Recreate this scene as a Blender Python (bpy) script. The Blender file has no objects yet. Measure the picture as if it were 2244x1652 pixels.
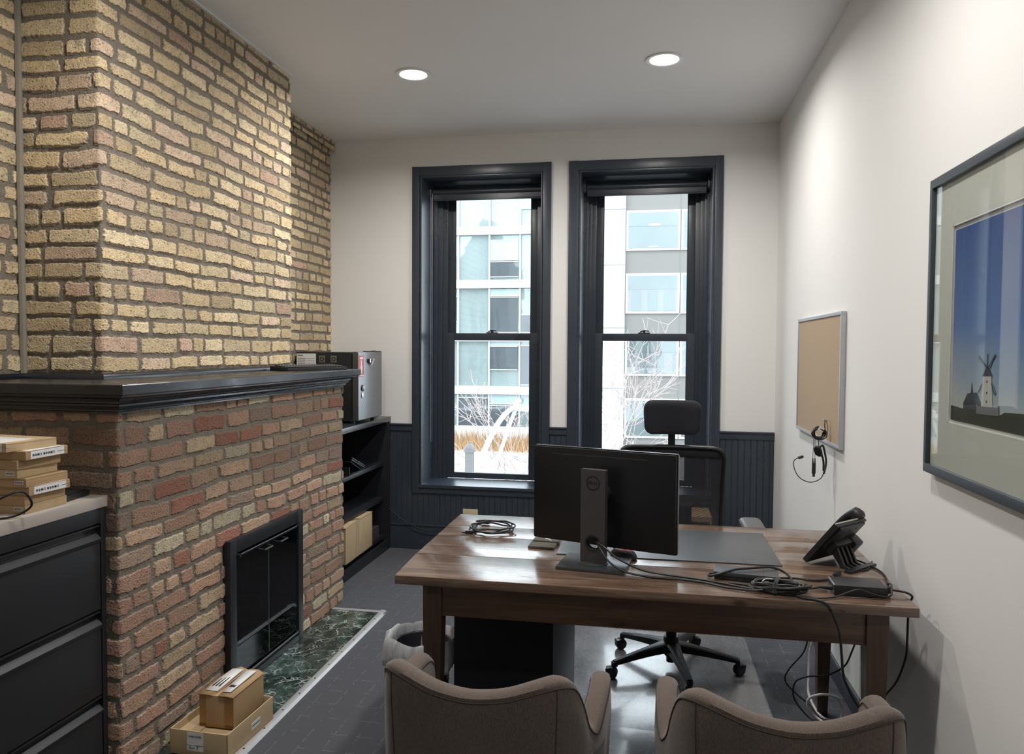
import bpy, bmesh, math, random
import numpy as np
from mathutils import Vector, Matrix, Euler
random.seed(7)
SC = bpy.context.scene
COL = SC.collection
PI = math.pi
R = math.radians

# ------------------------------------------------------------------ camera
cd = bpy.data.cameras.new('camera'); cam = bpy.data.objects.new('camera', cd); COL.objects.link(cam)
yaw, pitch, roll, FPX = 1.77263288e-01, -3.68707524e-02, 6.10389610e-03, 1648.65670
_f = Vector((-math.sin(yaw)*math.cos(pitch), math.cos(yaw)*math.cos(pitch), math.sin(pitch)))
_r = Vector((math.cos(yaw), math.sin(yaw), 0)); _u = _r.cross(_f)
_r2 = _r*math.cos(roll)+_u*math.sin(roll); _u2 = -_r*math.sin(roll)+_u*math.cos(roll)
cam.matrix_world = Matrix(((_r2.x, _u2.x, -_f.x, 0), (_r2.y, _u2.y, -_f.y, 0), (_r2.z, _u2.z, -_f.z, 1.53), (0, 0, 0, 1)))
cd.sensor_fit = 'HORIZONTAL'; cd.sensor_width = 36.0; cd.lens = 36.0*FPX/2244
cd.clip_start = 0.02; cd.clip_end = 300
SC.camera = cam

# ------------------------------------------------------------------ light and exposure
SC.view_settings.view_transform = 'Standard'; SC.view_settings.look = 'None'
SC.view_settings.gamma = 1; SC.view_settings.use_curve_mapping = False
SC.view_settings.exposure = 0.0
w = bpy.data.worlds.new('overcast_sky'); SC.world = w; w.use_nodes = True
w.node_tree.nodes['Background'].inputs[0].default_value = (0.84, 0.92, 1.0, 1)
w.node_tree.nodes['Background'].inputs[1].default_value = 6.0
sl = bpy.data.lights.new('hazy_sun', 'SUN'); sl.energy = 1.2; sl.angle = R(20); sl.color = (1, .96, .9)
so = bpy.data.objects.new('hazy_sun', sl); COL.objects.link(so); so.rotation_euler = (R(50), 0, R(-25))
LAMP_W = 22.0
LAMPS = [(-1.345, 4.225), (0.073, 4.23), (-1.345, 2.12), (0.073, 2.12), (0.073, 0.1)]

# ------------------------------------------------------------------ node helper
class NT:
    def __init__(s, name):
        s.m = bpy.data.materials.new(name); s.m.use_nodes = True
        s.t = s.m.node_tree; s.n = s.t.nodes; s.b = s.n['Principled BSDF']; s.o = s.n['Material Output']
    def new(s, typ, **kw):
        n = s.n.new(typ)
        for k, v in kw.items(): setattr(n, k, v)
        return n
    def link(s, a, b): s.t.links.new(a, b)
    def put(s, sock, v):
        if v is None: return
        if isinstance(v, bpy.types.NodeSocket): s.link(v, sock)
        elif isinstance(v, (tuple, list)) and len(v) == 3 and sock.type == 'RGBA': sock.default_value = (*v, 1)
        else: sock.default_value = v
    def math(s, op, a, b=None, c=None, clamp=False):
        n = s.new('ShaderNodeMath', operation=op, use_clamp=clamp)
        for i, v in enumerate((a, b, c)): s.put(n.inputs[i], v)
        return n.outputs[0]
    def add(s, a, b): return s.math('ADD', a, b)
    def sub(s, a, b): return s.math('SUBTRACT', a, b)
    def mul(s, a, b): return s.math('MULTIPLY', a, b)
    def rng(s, v, a, b, c=0.0, d=1.0, smooth=False):
        n = s.new('ShaderNodeMapRange'); n.interpolation_type = 'SMOOTHSTEP' if smooth else 'LINEAR'
        for i, x in enumerate((v, a, b, c, d)): s.put(n.inputs[i], x)
        return n.outputs[0]
    def xyz(s, x=0.0, y=0.0, z=0.0):
        n = s.new('ShaderNodeCombineXYZ')
        for i, v in enumerate((x, y, z)): s.put(n.inputs[i], v)
        return n.outputs[0]
    def sep(s, v):
        n = s.new('ShaderNodeSeparateXYZ'); s.link(v, n.inputs[0]); return n.outputs
    def coord(s, k='Object'): return s.new('ShaderNodeTexCoord').outputs[k]
    def map(s, v, scale=(1, 1, 1), rot=(0, 0, 0), loc=(0, 0, 0)):
        n = s.new('ShaderNodeMapping'); s.link(v, n.inputs[0])
        n.inputs[1].default_value = loc; n.inputs[2].default_value = rot; n.inputs[3].default_value = scale
        return n.outputs[0]
    def noise(s, v, scale=5, detail=2, rough=.5, dist=0, out='Fac'):
        n = s.new('ShaderNodeTexNoise'); s.put(n.inputs['Vector'], v)
        n.inputs['Scale'].default_value = scale; n.inputs['Detail'].default_value = detail
        n.inputs['Roughness'].default_value = rough; n.inputs['Distortion'].default_value = dist
        return n.outputs[out]
    def white(s, v, out='Value'):
        n = s.new('ShaderNodeTexWhiteNoise'); s.put(n.inputs['Vector'], v); return n.outputs[out]
    def vor(s, v, scale=5, feature='F1', out='Distance', rnd=1):
        n = s.new('ShaderNodeTexVoronoi', feature=feature); s.put(n.inputs['Vector'], v)
        n.inputs['Scale'].default_value = scale; n.inputs['Randomness'].default_value = rnd
        return n.outputs[out]
    def ramp(s, v, stops, const=False):
        n = s.new('ShaderNodeValToRGB'); s.put(n.inputs[0], v); r = n.color_ramp
        if const: r.interpolation = 'CONSTANT'
        while len(r.elements) > 1: r.elements.remove(r.elements[-1])
        r.elements[0].position = stops[0][0]; r.elements[0].color = (*stops[0][1], 1)
        for p, c in stops[1:]:
            e = r.elements.new(p); e.color = (*c, 1)
        return n.outputs[0]
    def mix(s, f, a, b, mode='MIX'):
        n = s.new('ShaderNodeMix', data_type='RGBA', blend_type=mode)
        s.put(n.inputs[0], f); s.put(n.inputs[6], a); s.put(n.inputs[7], b)
        return n.outputs[2]
    def bump(s, h, strength=.3, dist=.01):
        n = s.new('ShaderNodeBump'); s.put(n.inputs['Height'], h)
        n.inputs['Strength'].default_value = strength; n.inputs['Distance'].default_value = dist
        s.link(n.outputs[0], s.b.inputs['Normal'])
    def set(s, **kw):
        names = dict(color='Base Color', rough='Roughness', metal='Metallic', spec='Specular IOR Level', trans='Transmission Weight',
                     alpha='Alpha', coat='Coat Weight', sheen='Sheen Weight', ior='IOR', emit='Emission Color', estr='Emission Strength', crough='Coat Roughness', sub='Subsurface Weight')
        for k, v in kw.items(): s.put(s.b.inputs[names[k]], v)
        return s.m

def plain(name, color, rough=.5, metal=0, spec=.5, var=.06, scale=30, bump=0, coat=0, **kw):
    t = NT(name); o = t.coord()
    n = t.noise(o, scale, 3)
    c = t.mix(n, tuple(x*(1-var) for x in color), tuple(min(1, x*(1+var)) for x in color))
    t.set(color=c, rough=rough, metal=metal, spec=spec, coat=coat, **kw)
    if bump: t.bump(t.noise(o, scale*3, 3), bump, .002)
    return t.m

def srgb(r, g, b):
    f = lambda c: (c/255/12.92) if c/255 <= .04045 else ((c/255+.055)/1.055)**2.4
    return (f(r), f(g), f(b))

# ------------------------------------------------------------------ mesh helpers
class MB:
    """collects shapes into one mesh"""
    def __init__(s): s.bm = bmesh.new(); s.mi = 0
    def _mark(s, faces):
        for f in faces: f.material_index = s.mi
    def box(s, x0, x1, y0, y1, z0, z1, bev=0, seg=2, M=None):
        b = bmesh.new()
        bmesh.ops.create_cube(b, size=1)
        bmesh.ops.scale(b, vec=(x1-x0, y1-y0, z1-z0), verts=b.verts)
        bmesh.ops.translate(b, vec=((x0+x1)/2, (y0+y1)/2, (z0+z1)/2), verts=b.verts)
        if bev: bmesh.ops.bevel(b, geom=b.edges[:], offset=bev, segments=seg, profile=.7, affect='EDGES')
        return s.merge(b, M)
    def merge(s, b, M=None):
        if M is not None: bmesh.ops.transform(b, matrix=M, verts=b.verts)
        me = bpy.data.meshes.new('tmp'); b.to_mesh(me); b.free()
        n = len(s.bm.faces); s.bm.from_mesh(me); bpy.data.meshes.remove(me)
        s.bm.faces.ensure_lookup_table(); s._mark(s.bm.faces[n:])
        return s
    def prism(s, pts, a0, a1, axis='z', bev=0, M=None):
        b = bmesh.new()
        def P(p, a): return {'z': (p[0], p[1], a), 'y': (p[0], a, p[1]), 'x': (a, p[0], p[1])}[axis]
        lo = [b.verts.new(P(p, a0)) for p in pts]; hi = [b.verts.new(P(p, a1)) for p in pts]
        b.faces.new(lo); b.faces.new(hi[::-1]); n = len(pts)
        for i in range(n): b.faces.new((lo[i], hi[i], hi[(i+1) % n], lo[(i+1) % n]))
        bmesh.ops.recalc_face_normals(b, faces=b.faces)
        if bev: bmesh.ops.bevel(b, geom=b.edges[:], offset=bev, segments=2, profile=.7, affect='EDGES')
        return s.merge(b, M)
    def lathe(s, prof, seg=24, M=None, cap=True):
        b = bmesh.new(); rings = []
        for r, z in prof:
            rings.append([b.verts.new((r*math.cos(2*PI*i/seg), r*math.sin(2*PI*i/seg), z)) for i in range(seg)])
        for a, c in zip(rings, rings[1:]):
            for i in range(seg): b.faces.new((a[i], a[(i+1) % seg], c[(i+1) % seg], c[i]))
        if cap: b.faces.new(rings[0][::-1]); b.faces.new(rings[-1])
        bmesh.ops.recalc_face_normals(b, faces=b.faces)
        return s.merge(b, M)
    def cyl(s, p0, p1, r0, r1=None, seg=16):
        p0 = Vector(p0); p1 = Vector(p1); d = p1-p0
        M = Matrix.Translation(p0) @ d.to_track_quat('Z', 'Y').to_matrix().to_4x4()
        return s.lathe([(r0, 0), (r1 or r0, d.length)], seg, M)
    def tube(s, pts, r, seg=8, smooth=4, closed=False, M=None):
        pts = [Vector(p) for p in pts]
        if smooth > 1: pts = spline(pts, smooth, closed)
        b = bmesh.new(); n = len(pts); rings = []
        up = Vector((0, 0, 1)); prev = None
        for i, p in enumerate(pts):
            a = pts[(i-1) % n] if closed or i else p
            c = pts[(i+1) % n] if closed or i < n-1 else p
            t = (c-a).normalized() if (c-a).length > 1e-9 else Vector((0, 0, 1))
            if prev is None:
                u = t.cross(up) if abs(t.dot(up)) < .95 else t.cross(Vector((1, 0, 0)))
            else: u = prev - t*prev.dot(t)
            u.normalize(); prev = u; v = t.cross(u)
            rr = r[i] if isinstance(r, list) else (r(i/(n-1)) if callable(r) else r)
            rings.append([b.verts.new(p+(u*math.cos(2*PI*k/seg)+v*math.sin(2*PI*k/seg))*rr) for k in range(seg)])
        m = n if closed else n-1
        for i in range(m):
            A, B = rings[i], rings[(i+1) % n]
            off = 0
            if closed and i == n-1:
                off = min(range(seg), key=lambda o: (A[0].co-B[o].co).length)
            for k in range(seg): b.faces.new((A[k], A[(k+1) % seg], B[(k+1+off) % seg], B[(k+off) % seg]))
        if not closed: b.faces.new(rings[0][::-1]); b.faces.new(rings[-1])
        bmesh.ops.recalc_face_normals(b, faces=b.faces)
        return s.merge(b, M)
    def grid(s, P, closed_u=False):
        """P: 2-D list of points"""
        b = bmesh.new(); V = [[b.verts.new(p) for p in row] for row in P]
        for i in range(len(V)-1 if not closed_u else len(V)):
            for j in range(len(V[0])-1):
                A = V[i]; B = V[(i+1) % len(V)]
                b.faces.new((A[j], B[j], B[j+1], A[j+1]))
        return s.merge(b)
    def xform(s, M): bmesh.ops.transform(s.bm, matrix=M, verts=s.bm.verts); return s

def spline(pts, k, closed=False):
    out = []; n = len(pts)
    for i in range(n if closed else n-1):
        g = lambda j: pts[j % n] if closed else pts[max(0, min(n-1, j))]
        a, b, c, d = g(i-1), g(i), g(i+1), g(i+2)
        for q in range(k):
            t = q/k
            out.append(.5*((2*b)+(c-a)*t+(2*a-5*b+4*c-d)*t*t+(3*b-a-3*c+d)*t**3))
    if not closed: out.append(pts[-1])
    return out

def base_of(o):
    M = Matrix.Identity(4)
    while o is not None:
        M = Matrix.LocRotScale(o.location, o.rotation_euler, o.scale) @ M; o = o.parent
    return M

def obj(name, mb, mat, parent=None, label=None, world=True, smooth=35, stuff=False):
    """one mesh object; world=True: the shapes were written in room coordinates"""
    me = bpy.data.meshes.new(name)
    if world and parent is not None:
        bmesh.ops.transform(mb.bm, matrix=base_of(parent).inverted(), verts=mb.bm.verts)
    mb.bm.to_mesh(me); mb.bm.free()
    for m in (mat if isinstance(mat, (list, tuple)) else [mat]): me.materials.append(m)
    if smooth:
        me.shade_smooth(); me.set_sharp_from_angle(angle=R(smooth))
    o = bpy.data.objects.new(name, me); COL.objects.link(o)
    if parent is not None: o.parent = parent
    if label: o['label'] = label
    if stuff: o['kind'] = 'stuff'
    return o

def thing(name, label, cat, loc=(0, 0, 0), rz=0, group=None):
    o = bpy.data.objects.new(name, None); COL.objects.link(o); o.empty_display_size = .05
    o.location = loc; o.rotation_euler = (0, 0, rz); o['label'] = label; o['category'] = cat
    if group: o['group'] = group
    return o

def tag(o, label, cat, group=None):
    o['label'] = label; o['category'] = cat
    if group: o['group'] = group
    return o

def struct(name, mb, mat, parent=None, smooth=35):
    o = obj(name, mb, mat, parent, smooth=smooth)
    if parent is None: o['kind'] = 'structure'
    return o

def dup(root, loc=None, rz=None, label=None, group=None):
    r = root.copy(); COL.objects.link(r)
    if loc is not None: r.location = loc
    if rz is not None: r.rotation_euler = (0, 0, rz)
    if label: r['label'] = label
    if group: r['group'] = group
    for ch in list(root.children):
        c = ch.copy(); COL.objects.link(c); c.parent = r
        for g in list(ch.children):
            d = g.copy(); COL.objects.link(d); d.parent = c
    return r

def text_mb(txt, size, M, depth=.0004, align='CENTER', mb=None):
    cu = bpy.data.curves.new('t', 'FONT'); cu.body = txt; cu.size = size; cu.align_x = align; cu.align_y = 'CENTER'
    cu.extrude = depth; cu.resolution_u = 3
    o = bpy.data.objects.new('t', cu); COL.objects.link(o)
    dg = bpy.context.evaluated_depsgraph_get(); me = bpy.data.meshes.new_from_object(o.evaluated_get(dg))
    bpy.data.objects.remove(o); bpy.data.curves.remove(cu)
    mb = mb or MB(); b = bmesh.new(); b.from_mesh(me); bpy.data.meshes.remove(me)
    mb.merge(b, M); return mb

def face_mat(origin, right, up):
    """matrix whose x = right, y = up, z = outward normal, at origin"""
    r = Vector(right).normalized(); u = Vector(up).normalized(); n = r.cross(u)
    return Matrix(((r.x, u.x, n.x, origin[0]), (r.y, u.y, n.y, origin[1]), (r.z, u.z, n.z, origin[2]), (0, 0, 0, 1)))

# ------------------------------------------------------------------ materials
def brick_mat(name, palette, mortar, h=.0725, L=.205, seed=0.0, joint=.0098, pit=.5):
    t = NT(name); uv = t.sep(t.coord('UV')); u, v = uv[0], uv[1]
    p = t.xyz(u, v, seed)
    w1 = t.noise(p, 2.2, 1); w2 = t.noise(t.map(p, loc=(7, 3, 0)), 11, 2); w3 = t.noise(t.map(p, loc=(1, 9, 4)), 55, 3, .6)
    v1 = t.add(v, t.mul(t.sub(w1, .5), .030)); v1 = t.add(v1, t.mul(t.sub(w2, .5), .020))
    u1 = t.add(u, t.mul(t.sub(t.noise(t.map(p, loc=(3, 3, 8)), 14, 2), .5), .026))
    v1 = t.add(v1, t.mul(t.math('SINE', t.add(t.mul(v, 2*PI/(h*3.37)), seed)), .0045)); vr = t.math('DIVIDE', v1, h); row = t.math('FLOOR', vr); fv = t.sub(vr, row)
    rr = t.white(t.xyz(row, seed, 1.7))
    uu = t.add(t.math('DIVIDE', u1, L), t.mul(rr, 1.0)); uu = t.add(uu, t.mul(t.math('MODULO', row, 2.0), .5))
    uu = t.add(uu, t.mul(t.noise(t.xyz(t.mul(u1, 2.3), t.mul(row, 7.3), seed), 1.0, 0), .85))
    col = t.math('FLOOR', uu); fu = t.sub(uu, col)
    rc = t.white(t.xyz(col, row, seed+3.1)); hd = t.math('GREATER_THAN', rc, .80)
    k = t.add(1.0, hd); fk = t.mul(fu, k); sub_ = t.math('FLOOR', fk); fu2 = t.sub(fk, sub_)
    cid = t.add(col, t.mul(sub_, .37)); Lk = t.math('DIVIDE', L, k)
    du = t.mul(t.math('MINIMUM', fu2, t.sub(1.0, fu2)), Lk); dv = t.mul(t.math('MINIMUM', fv, t.sub(1.0, fv)), h)
    d = t.math('SMOOTH_MIN', du, dv, .012)
    d = t.add(d, t.mul(t.sub(w3, .5), .016))
    rb = t.white(t.xyz(cid, row, seed+9.3)); rb2 = t.white(t.xyz(cid, row, seed+5.9))
    d = t.sub(d, t.mul(rb2, .003))
    mask = t.rng(d, joint-.0035, joint+.0025, smooth=True)
    base = t.ramp(rb, palette, const=True)
    base = t.mix(1.0, base, t.ramp(rb2, [(0, (.72, .72, .72)), (1, (1.12, 1.12, 1.12))]), 'MULTIPLY')
    blot = t.noise(t.map(p, loc=(5, 5, 2)), 24, 4, .65)
    base = t.mix(t.rng(blot, .48, .74), base, t.mix(.6, base, mortar))
    grit = t.noise(t.map(p, loc=(2, 6, 2)), 130, 3, .7)
    base = t.mix(1.0, base, t.ramp(grit, [(.28, (.48, .45, .42)), (.50, (1, 1, 1)), (.8, (1.22, 1.2, 1.15))]), 'MULTIPLY')
    pits = t.rng(t.vor(t.map(p, loc=(0, 0, 3)), 62), .16, .30); pz = t.rng(t.noise(p, 26, 2), .46, .56)
    pitm = t.mul(t.sub(1.0, pits), t.mul(pz, pit))
    base = t.mix(pitm, base, tuple(c*.35 for c in palette[0][1]))
    mn = t.noise(t.map(p, loc=(2, 1, 7)), 38, 4, .6)
    mcol = t.mix(mn, tuple(c*.72 for c in mortar), tuple(c*1.25 for c in mortar))
    t.set(color=t.mix(mask, mcol, base), rough=.92, spec=.25)
    hgt = t.mul(mask, t.add(.0055, t.mul(rb2, .004)))
    hgt = t.add(hgt, t.mul(t.sub(grit, .5), .0050)); hgt = t.add(hgt, t.mul(t.sub(w2, .5), .004))
    hgt = t.add(hgt, t.mul(t.sub(mn, .5), .003)); hgt = t.sub(hgt, t.mul(pitm, .003))
    dn = t.new('ShaderNodeDisplacement'); t.put(dn.inputs['Height'], hgt); dn.inputs['Midlevel'].default_value = .006; dn.inputs['Scale'].default_value = 1.15
    t.link(dn.outputs[0], t.o.inputs['Displacement'])
    t.m.displacement_method = 'BOTH'
    return t.m

MORTAR = (.235, .205, .165)
M_YEL = brick_mat('yellow_common_brick', [(0, (.80, .64, .40)), (.25, (.84, .70, .46)), (.45, (.76, .60, .37)), (.6, (.78, .60, .44)), (.72, (.82, .67, .44)), (.86, (.64, .51, .33)), (.96, (.68, .48, .36))], MORTAR, h=.0715, L=.222, seed=1.0, pit=.85)
M_RED = brick_mat('red_common_brick', [(0, (.43, .270, .190)), (.22, (.47, .325, .225)), (.4, (.41, .25, .185)), (.55, (.49, .37, .245)), (.68, (.44, .28, .20)), (.78, (.36, .26, .20)), (.86, (.56, .49, .35)), (.965, (.38, .175, .125))], MORTAR, h=.0735, L=.215, seed=4.0, pit=.5)
M_BACKB = M_YEL

def wall_paint(name, color, rough=.6):
    t = NT(name); o = t.coord()
    c = t.mix(t.noise(o, 1.5, 3), tuple(x*.97 for x in color), color)
    t.set(color=c, rough=rough, spec=.3)
    t.bump(t.noise(o, 130, 2), .12, .0015); return t.m
M_WALL = wall_paint('cream_white_paint', (.82, .815, .80))
M_CEIL = wall_paint('white_ceiling_paint', (.86, .86, .86), .75)
def navy_mat():
    t = NT('dark_slate_gloss_paint'); o = t.coord()
    c = t.mix(t.noise(o, 8, 3), (.034, .044, .060), (.042, .054, .072))
    t.set(color=c, rough=t.rng(t.noise(o, 5, 3), .3, .7, .26, .33), spec=.5)
    t.bump(t.noise(t.map(o, scale=(1, 1, .5)), 40, 3), .02, .003); return t.m
M_NAVY = navy_mat()
def blackpaint():
    t = NT('black_gloss_paint'); o = t.coord()
    t.set(color=(.016, .019, .025), rough=t.rng(t.noise(o, 6, 3), .3, .7, .2, .38), spec=.55)
    t.bump(t.noise(t.map(o, scale=(1, .3, 1)), 60, 3), .12, .002); return t.m
M_MANTEL = blackpaint()
M_BLACK = plain('black_metal', (.012, .013, .016), .35)
M_BLACKP = plain('black_plastic', (.014, .015, .017), .42, bump=.1, scale=200)
M_BLACKS = plain('black_satin_furniture', (.017, .019, .024), .38)
M_CABLE = plain('black_cable_rubber', (.012, .012, .013), .45)
M_ALU = plain('brushed_aluminium', (.62, .64, .66), .35, metal=1, scale=60)
M_CHROME = plain('chrome', (.8, .8, .82), .12, metal=1)
M_WHITEP = plain('white_paper', (.80, .80, .79), .7)
M_INK = plain('black_ink', (.02, .02, .02), .7)
M_CREAM = plain('ivory_plastic', (.62, .52, .34), .45)
M_WHITEC = plain('white_cable', (.72, .72, .70), .45)

def carpet_mat():
    t = NT('charcoal_patterned_carpet'); o = t.coord(); s = t.sep(o)
    fine = t.noise(t.map(o, scale=(1, 1, 1)), 420, 2, .7)
    rib = t.math('SINE', t.mul(s[0], 2*PI/.009)); rib2 = t.math('SINE', t.mul(s[1], 2*PI/.009))
    a = t.noise(t.map(o, scale=(260, 3.5, 1)), 1, 2, .5); b = t.noise(t.map(o, scale=(3.5, 260, 1), loc=(3, 5, 0)), 1, 2, .5)
    gx = t.math('ABSOLUTE', t.sub(t.math('FRACT', t.math('DIVIDE', s[0], .10)), .5)); gy = t.math('ABSOLUTE', t.sub(t.math('FRACT', t.math('DIVIDE', s[1], .12)), .5))
    lx = t.mul(t.rng(gx, .47, .49), t.math('GREATER_THAN', t.noise(t.map(o, scale=(10, 14, 1)), 1, 2), .50))
    ly = t.mul(t.rng(gy, .47, .49), t.math('GREATER_THAN', t.noise(t.map(o, scale=(14, 10, 1), loc=(9, 0, 0)), 1, 2), .52))
    ln = t.math('MAXIMUM', t.mul(lx, t.rng(b, .3, .7)), t.mul(ly, t.rng(a, .3, .7)))
    c = t.mix(t.rng(fine, .3, .7), (.040, .042, .051), (.095, .098, .112))
    c = t.mix(t.mul(ln, .6), c, (.24, .25, .26))
    t.set(color=c, rough=.95, spec=.15, sheen=.1)
    h = t.add(t.mul(t.add(rib, rib2), .15), fine); t.bump(h, .35, .004); return t.m
M_CARPET = carpet_mat()

def wood_mat(name, dark, light, rough=(.10, .24), along='x'):
    t = NT(name); o = t.coord(); sc = {'x': (1, 9, 9), 'y': (9, 1, 9), 'z': (9, 9, 1)}[along]
    fs = {'x': (6, 90, 90), 'y': (90, 6, 90), 'z': (90, 90, 6)}[along]
    m = t.map(o, scale=sc)
    g = t.noise(m, 2.2, 5, .6, .8); f = t.noise(t.map(o, scale=fs), 1, 4, .7)
    c = t.ramp(g, [(.25, dark), (.5, tuple((a+b)/2 for a, b in zip(dark, light))), (.72, light)])
    c = t.mix(1.0, c, t.ramp(f, [(.3, (.55, .52, .5)), (.6, (1, 1, 1))]), 'MULTIPLY')
    kn = t.rng(t.vor(t.map(o, scale={'x': (2.2, 5, 5), 'y': (5, 2.2, 5), 'z': (5, 5, 2.2)}[along]), 1.0), .03, .07)
    c = t.mix(t.mul(t.sub(1.0, kn), .75), c, tuple(x*.4 for x in dark))
    scr = t.rng(t.noise(t.map(o, scale=(14, 60, 14), rot=(0, 0, .3)), 1, 3, .7), .66, .72)
    c = t.mix(t.mul(scr, .6), c, tuple(x*.3 for x in dark))
    t.set(color=c, rough=t.rng(t.noise(o, 7, 4, .6), .3, .7, rough[0], rough[1]), spec=.75)
    t.bump(t.add(t.add(g, t.mul(f, .35)), t.mul(scr, -.9)), .12, .004); return t.m
M_DESK = wood_mat('reclaimed_dark_wood', (.072, .042, .029), (.25, .172, .125))
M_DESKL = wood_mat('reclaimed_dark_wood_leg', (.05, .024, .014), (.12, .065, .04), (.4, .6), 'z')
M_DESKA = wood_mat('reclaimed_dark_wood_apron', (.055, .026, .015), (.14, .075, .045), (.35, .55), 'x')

def marble_mat():
    t = NT('green_marble'); o = t.coord()
    wv = t.noise(o, 6, 3, .6, .4, out='Color')
    p = t.mix(.12, o, wv)
    v1 = t.vor(p, 12, 'DISTANCE_TO_EDGE'); v2 = t.vor(p, 34, 'DISTANCE_TO_EDGE')
    ve = t.math('MAXIMUM', t.sub(1.0, t.rng(v1, 0, .028)), t.mul(t.sub(1.0, t.rng(v2, 0, .05)), .5))
    ve = t.mul(ve, t.rng(t.noise(o, 11, 3), .42, .62))
    base = t.ramp(t.noise(p, 7, 5, .65), [(.35, (.008, .013, .013)), (.52, (.022, .038, .034)), (.62, (.05, .08, .07)), (.75, (.12, .165, .15))])
    t.set(color=t.mix(ve, base, (.62, .70, .66)), rough=.12, spec=.6); return t.m
M_MARBLE = marble_mat()

def fabric_mat(name, c1, c2, scale=500, rough=.95):
    t = NT(name); o = t.coord()
    a = t.noise(t.map(o, scale=(1, 1, .25)), scale, 2, .6); b = t.noise(o, 6, 3)
    c = t.mix(t.rng(a, .3, .7), c1, c2); c = t.mix(1.0, c, t.ramp(b, [(.3, (.9, .9, .9)), (.7, (1.05, 1.05, 1.05))]), 'MULTIPLY')
    t.set(color=c, rough=rough, spec=.15, sheen=.25); t.bump(a, .4, .002); return t.m
M_TAUPE = fabric_mat('taupe_woven_upholstery', (.088, .068, .058), (.160, .126, .107))
M_BLKFAB = fabric_mat('black_fabric', (.014, .015, .020), (.026, .028, .036))
M_SEAM = plain('dark_seam_thread', (.05, .036, .03), .8)

def card_mat(name, c, edge=.12):
    t = NT(name); o = t.coord()
    n = t.noise(t.map(o, scale=(1, 1, .3)), 18, 4, .6)
    t.set(color=t.mix(n, tuple(x*.82 for x in c), tuple(x*1.12 for x in c)), rough=.8, spec=.2)
    t.bump(t.noise(t.map(o, scale=(200, 200, 4)), 1, 1), .1, .001); return t.m
M_CARD = card_mat('brown_cardboard', (.42, .285, .155))
M_CARD2 = card_mat('tan_cardboard', (.50, .375, .225))
M_TAPE = plain('brown_packing_tape', (.30, .165, .06), .25)

def mesh_mat():
    t = NT('black_mesh_fabric'); o = t.coord(); s = t.sep(o)
    a = t.math('SINE', t.mul(t.add(s[0], t.mul(s[2], .6)), 2*PI/.0042)); b = t.math('SINE', t.mul(t.sub(s[2], t.mul(s[0], .25)), 2*PI/.0052))
    hole = t.mul(t.rng(a, -.05, .25), t.rng(b, -.05, .25))
    t.set(color=(.018, .019, .023), rough=.6, alpha=t.sub(1.0, t.mul(hole, .85))); return t.m
M_MESH = mesh_mat()

def pane_mat(name, tint=(1, 1, 1), rough=0.0, refl=.04):
    """thin glass: mostly see-through with a mirror share rising at grazing angles"""
    t = NT(name)
    tr = t.new('ShaderNodeBsdfTransparent'); tr.inputs[0].default_value = (*tint, 1)
    gl = t.new('ShaderNodeBsdfGlossy'); gl.inputs['Roughness'].default_value = rough
    lw = t.new('ShaderNodeLayerWeight'); lw.inputs[0].default_value = .5
    mx = t.new('ShaderNodeMixShader'); t.put(mx.inputs[0], t.add(refl, t.mul(t.math('POWER', lw.outputs['Facing'], 5.0), 1-refl)))
    t.link(tr.outputs[0], mx.inputs[1]); t.link(gl.outputs[0], mx.inputs[2]); t.link(mx.outputs[0], t.o.inputs[0])
    t.n.remove(t.b); return t.m
M_PANE = pane_mat('window_glass', (.97, .985, .98))
M_SMOKE = pane_mat('smoked_fireplace_glass', (.20, .21, .22), .004)
M_PICGLASS = pane_mat('picture_glass', (.98, .99, .98), 0)

# ================================================================== room shell
ZC = 3.11; XR = .885; YB = 5.5; XL = -2.41; Y0 = -3.4
struct('floor', MB().box(XL-.2, XR+.15, Y0-.15, YB+.46, -.12, 0), M_CARPET, smooth=0)
struct('ceiling', MB().box(XL-.2, XR+.15, Y0-.15, YB+.46, ZC, ZC+.12), M_CEIL, smooth=0)
struct('wall_right', MB().box(XR, XR+.15, Y0-.15, YB+.46, 0, ZC), M_WALL, smooth=0)
struct('wall_near', MB().box(XL-.2, XR, Y0-.15, Y0, 0, ZC), M_WALL, smooth=0)
# window openings in the far wall
WIN = [(-1.690, -.763), (-.495, .452)]; ZS = .50; ZH = 2.822; WD = .46
b = MB()
xs = [XL-.2, WIN[0][0], WIN[0][1], WIN[1][0], WIN[1][1], XR]
for i in range(5):
    if i % 2 == 0: b.box(xs[i], xs[i+1], YB, YB+.46, 0, ZC)
    else:
        b.box(xs[i], xs[i+1], YB, YB+.46, 0, ZS-.03); b.box(xs[i], xs[i+1], YB, YB+.46, ZH, ZC)
struct('wall_far', b, M_WALL, smooth=0)

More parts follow.
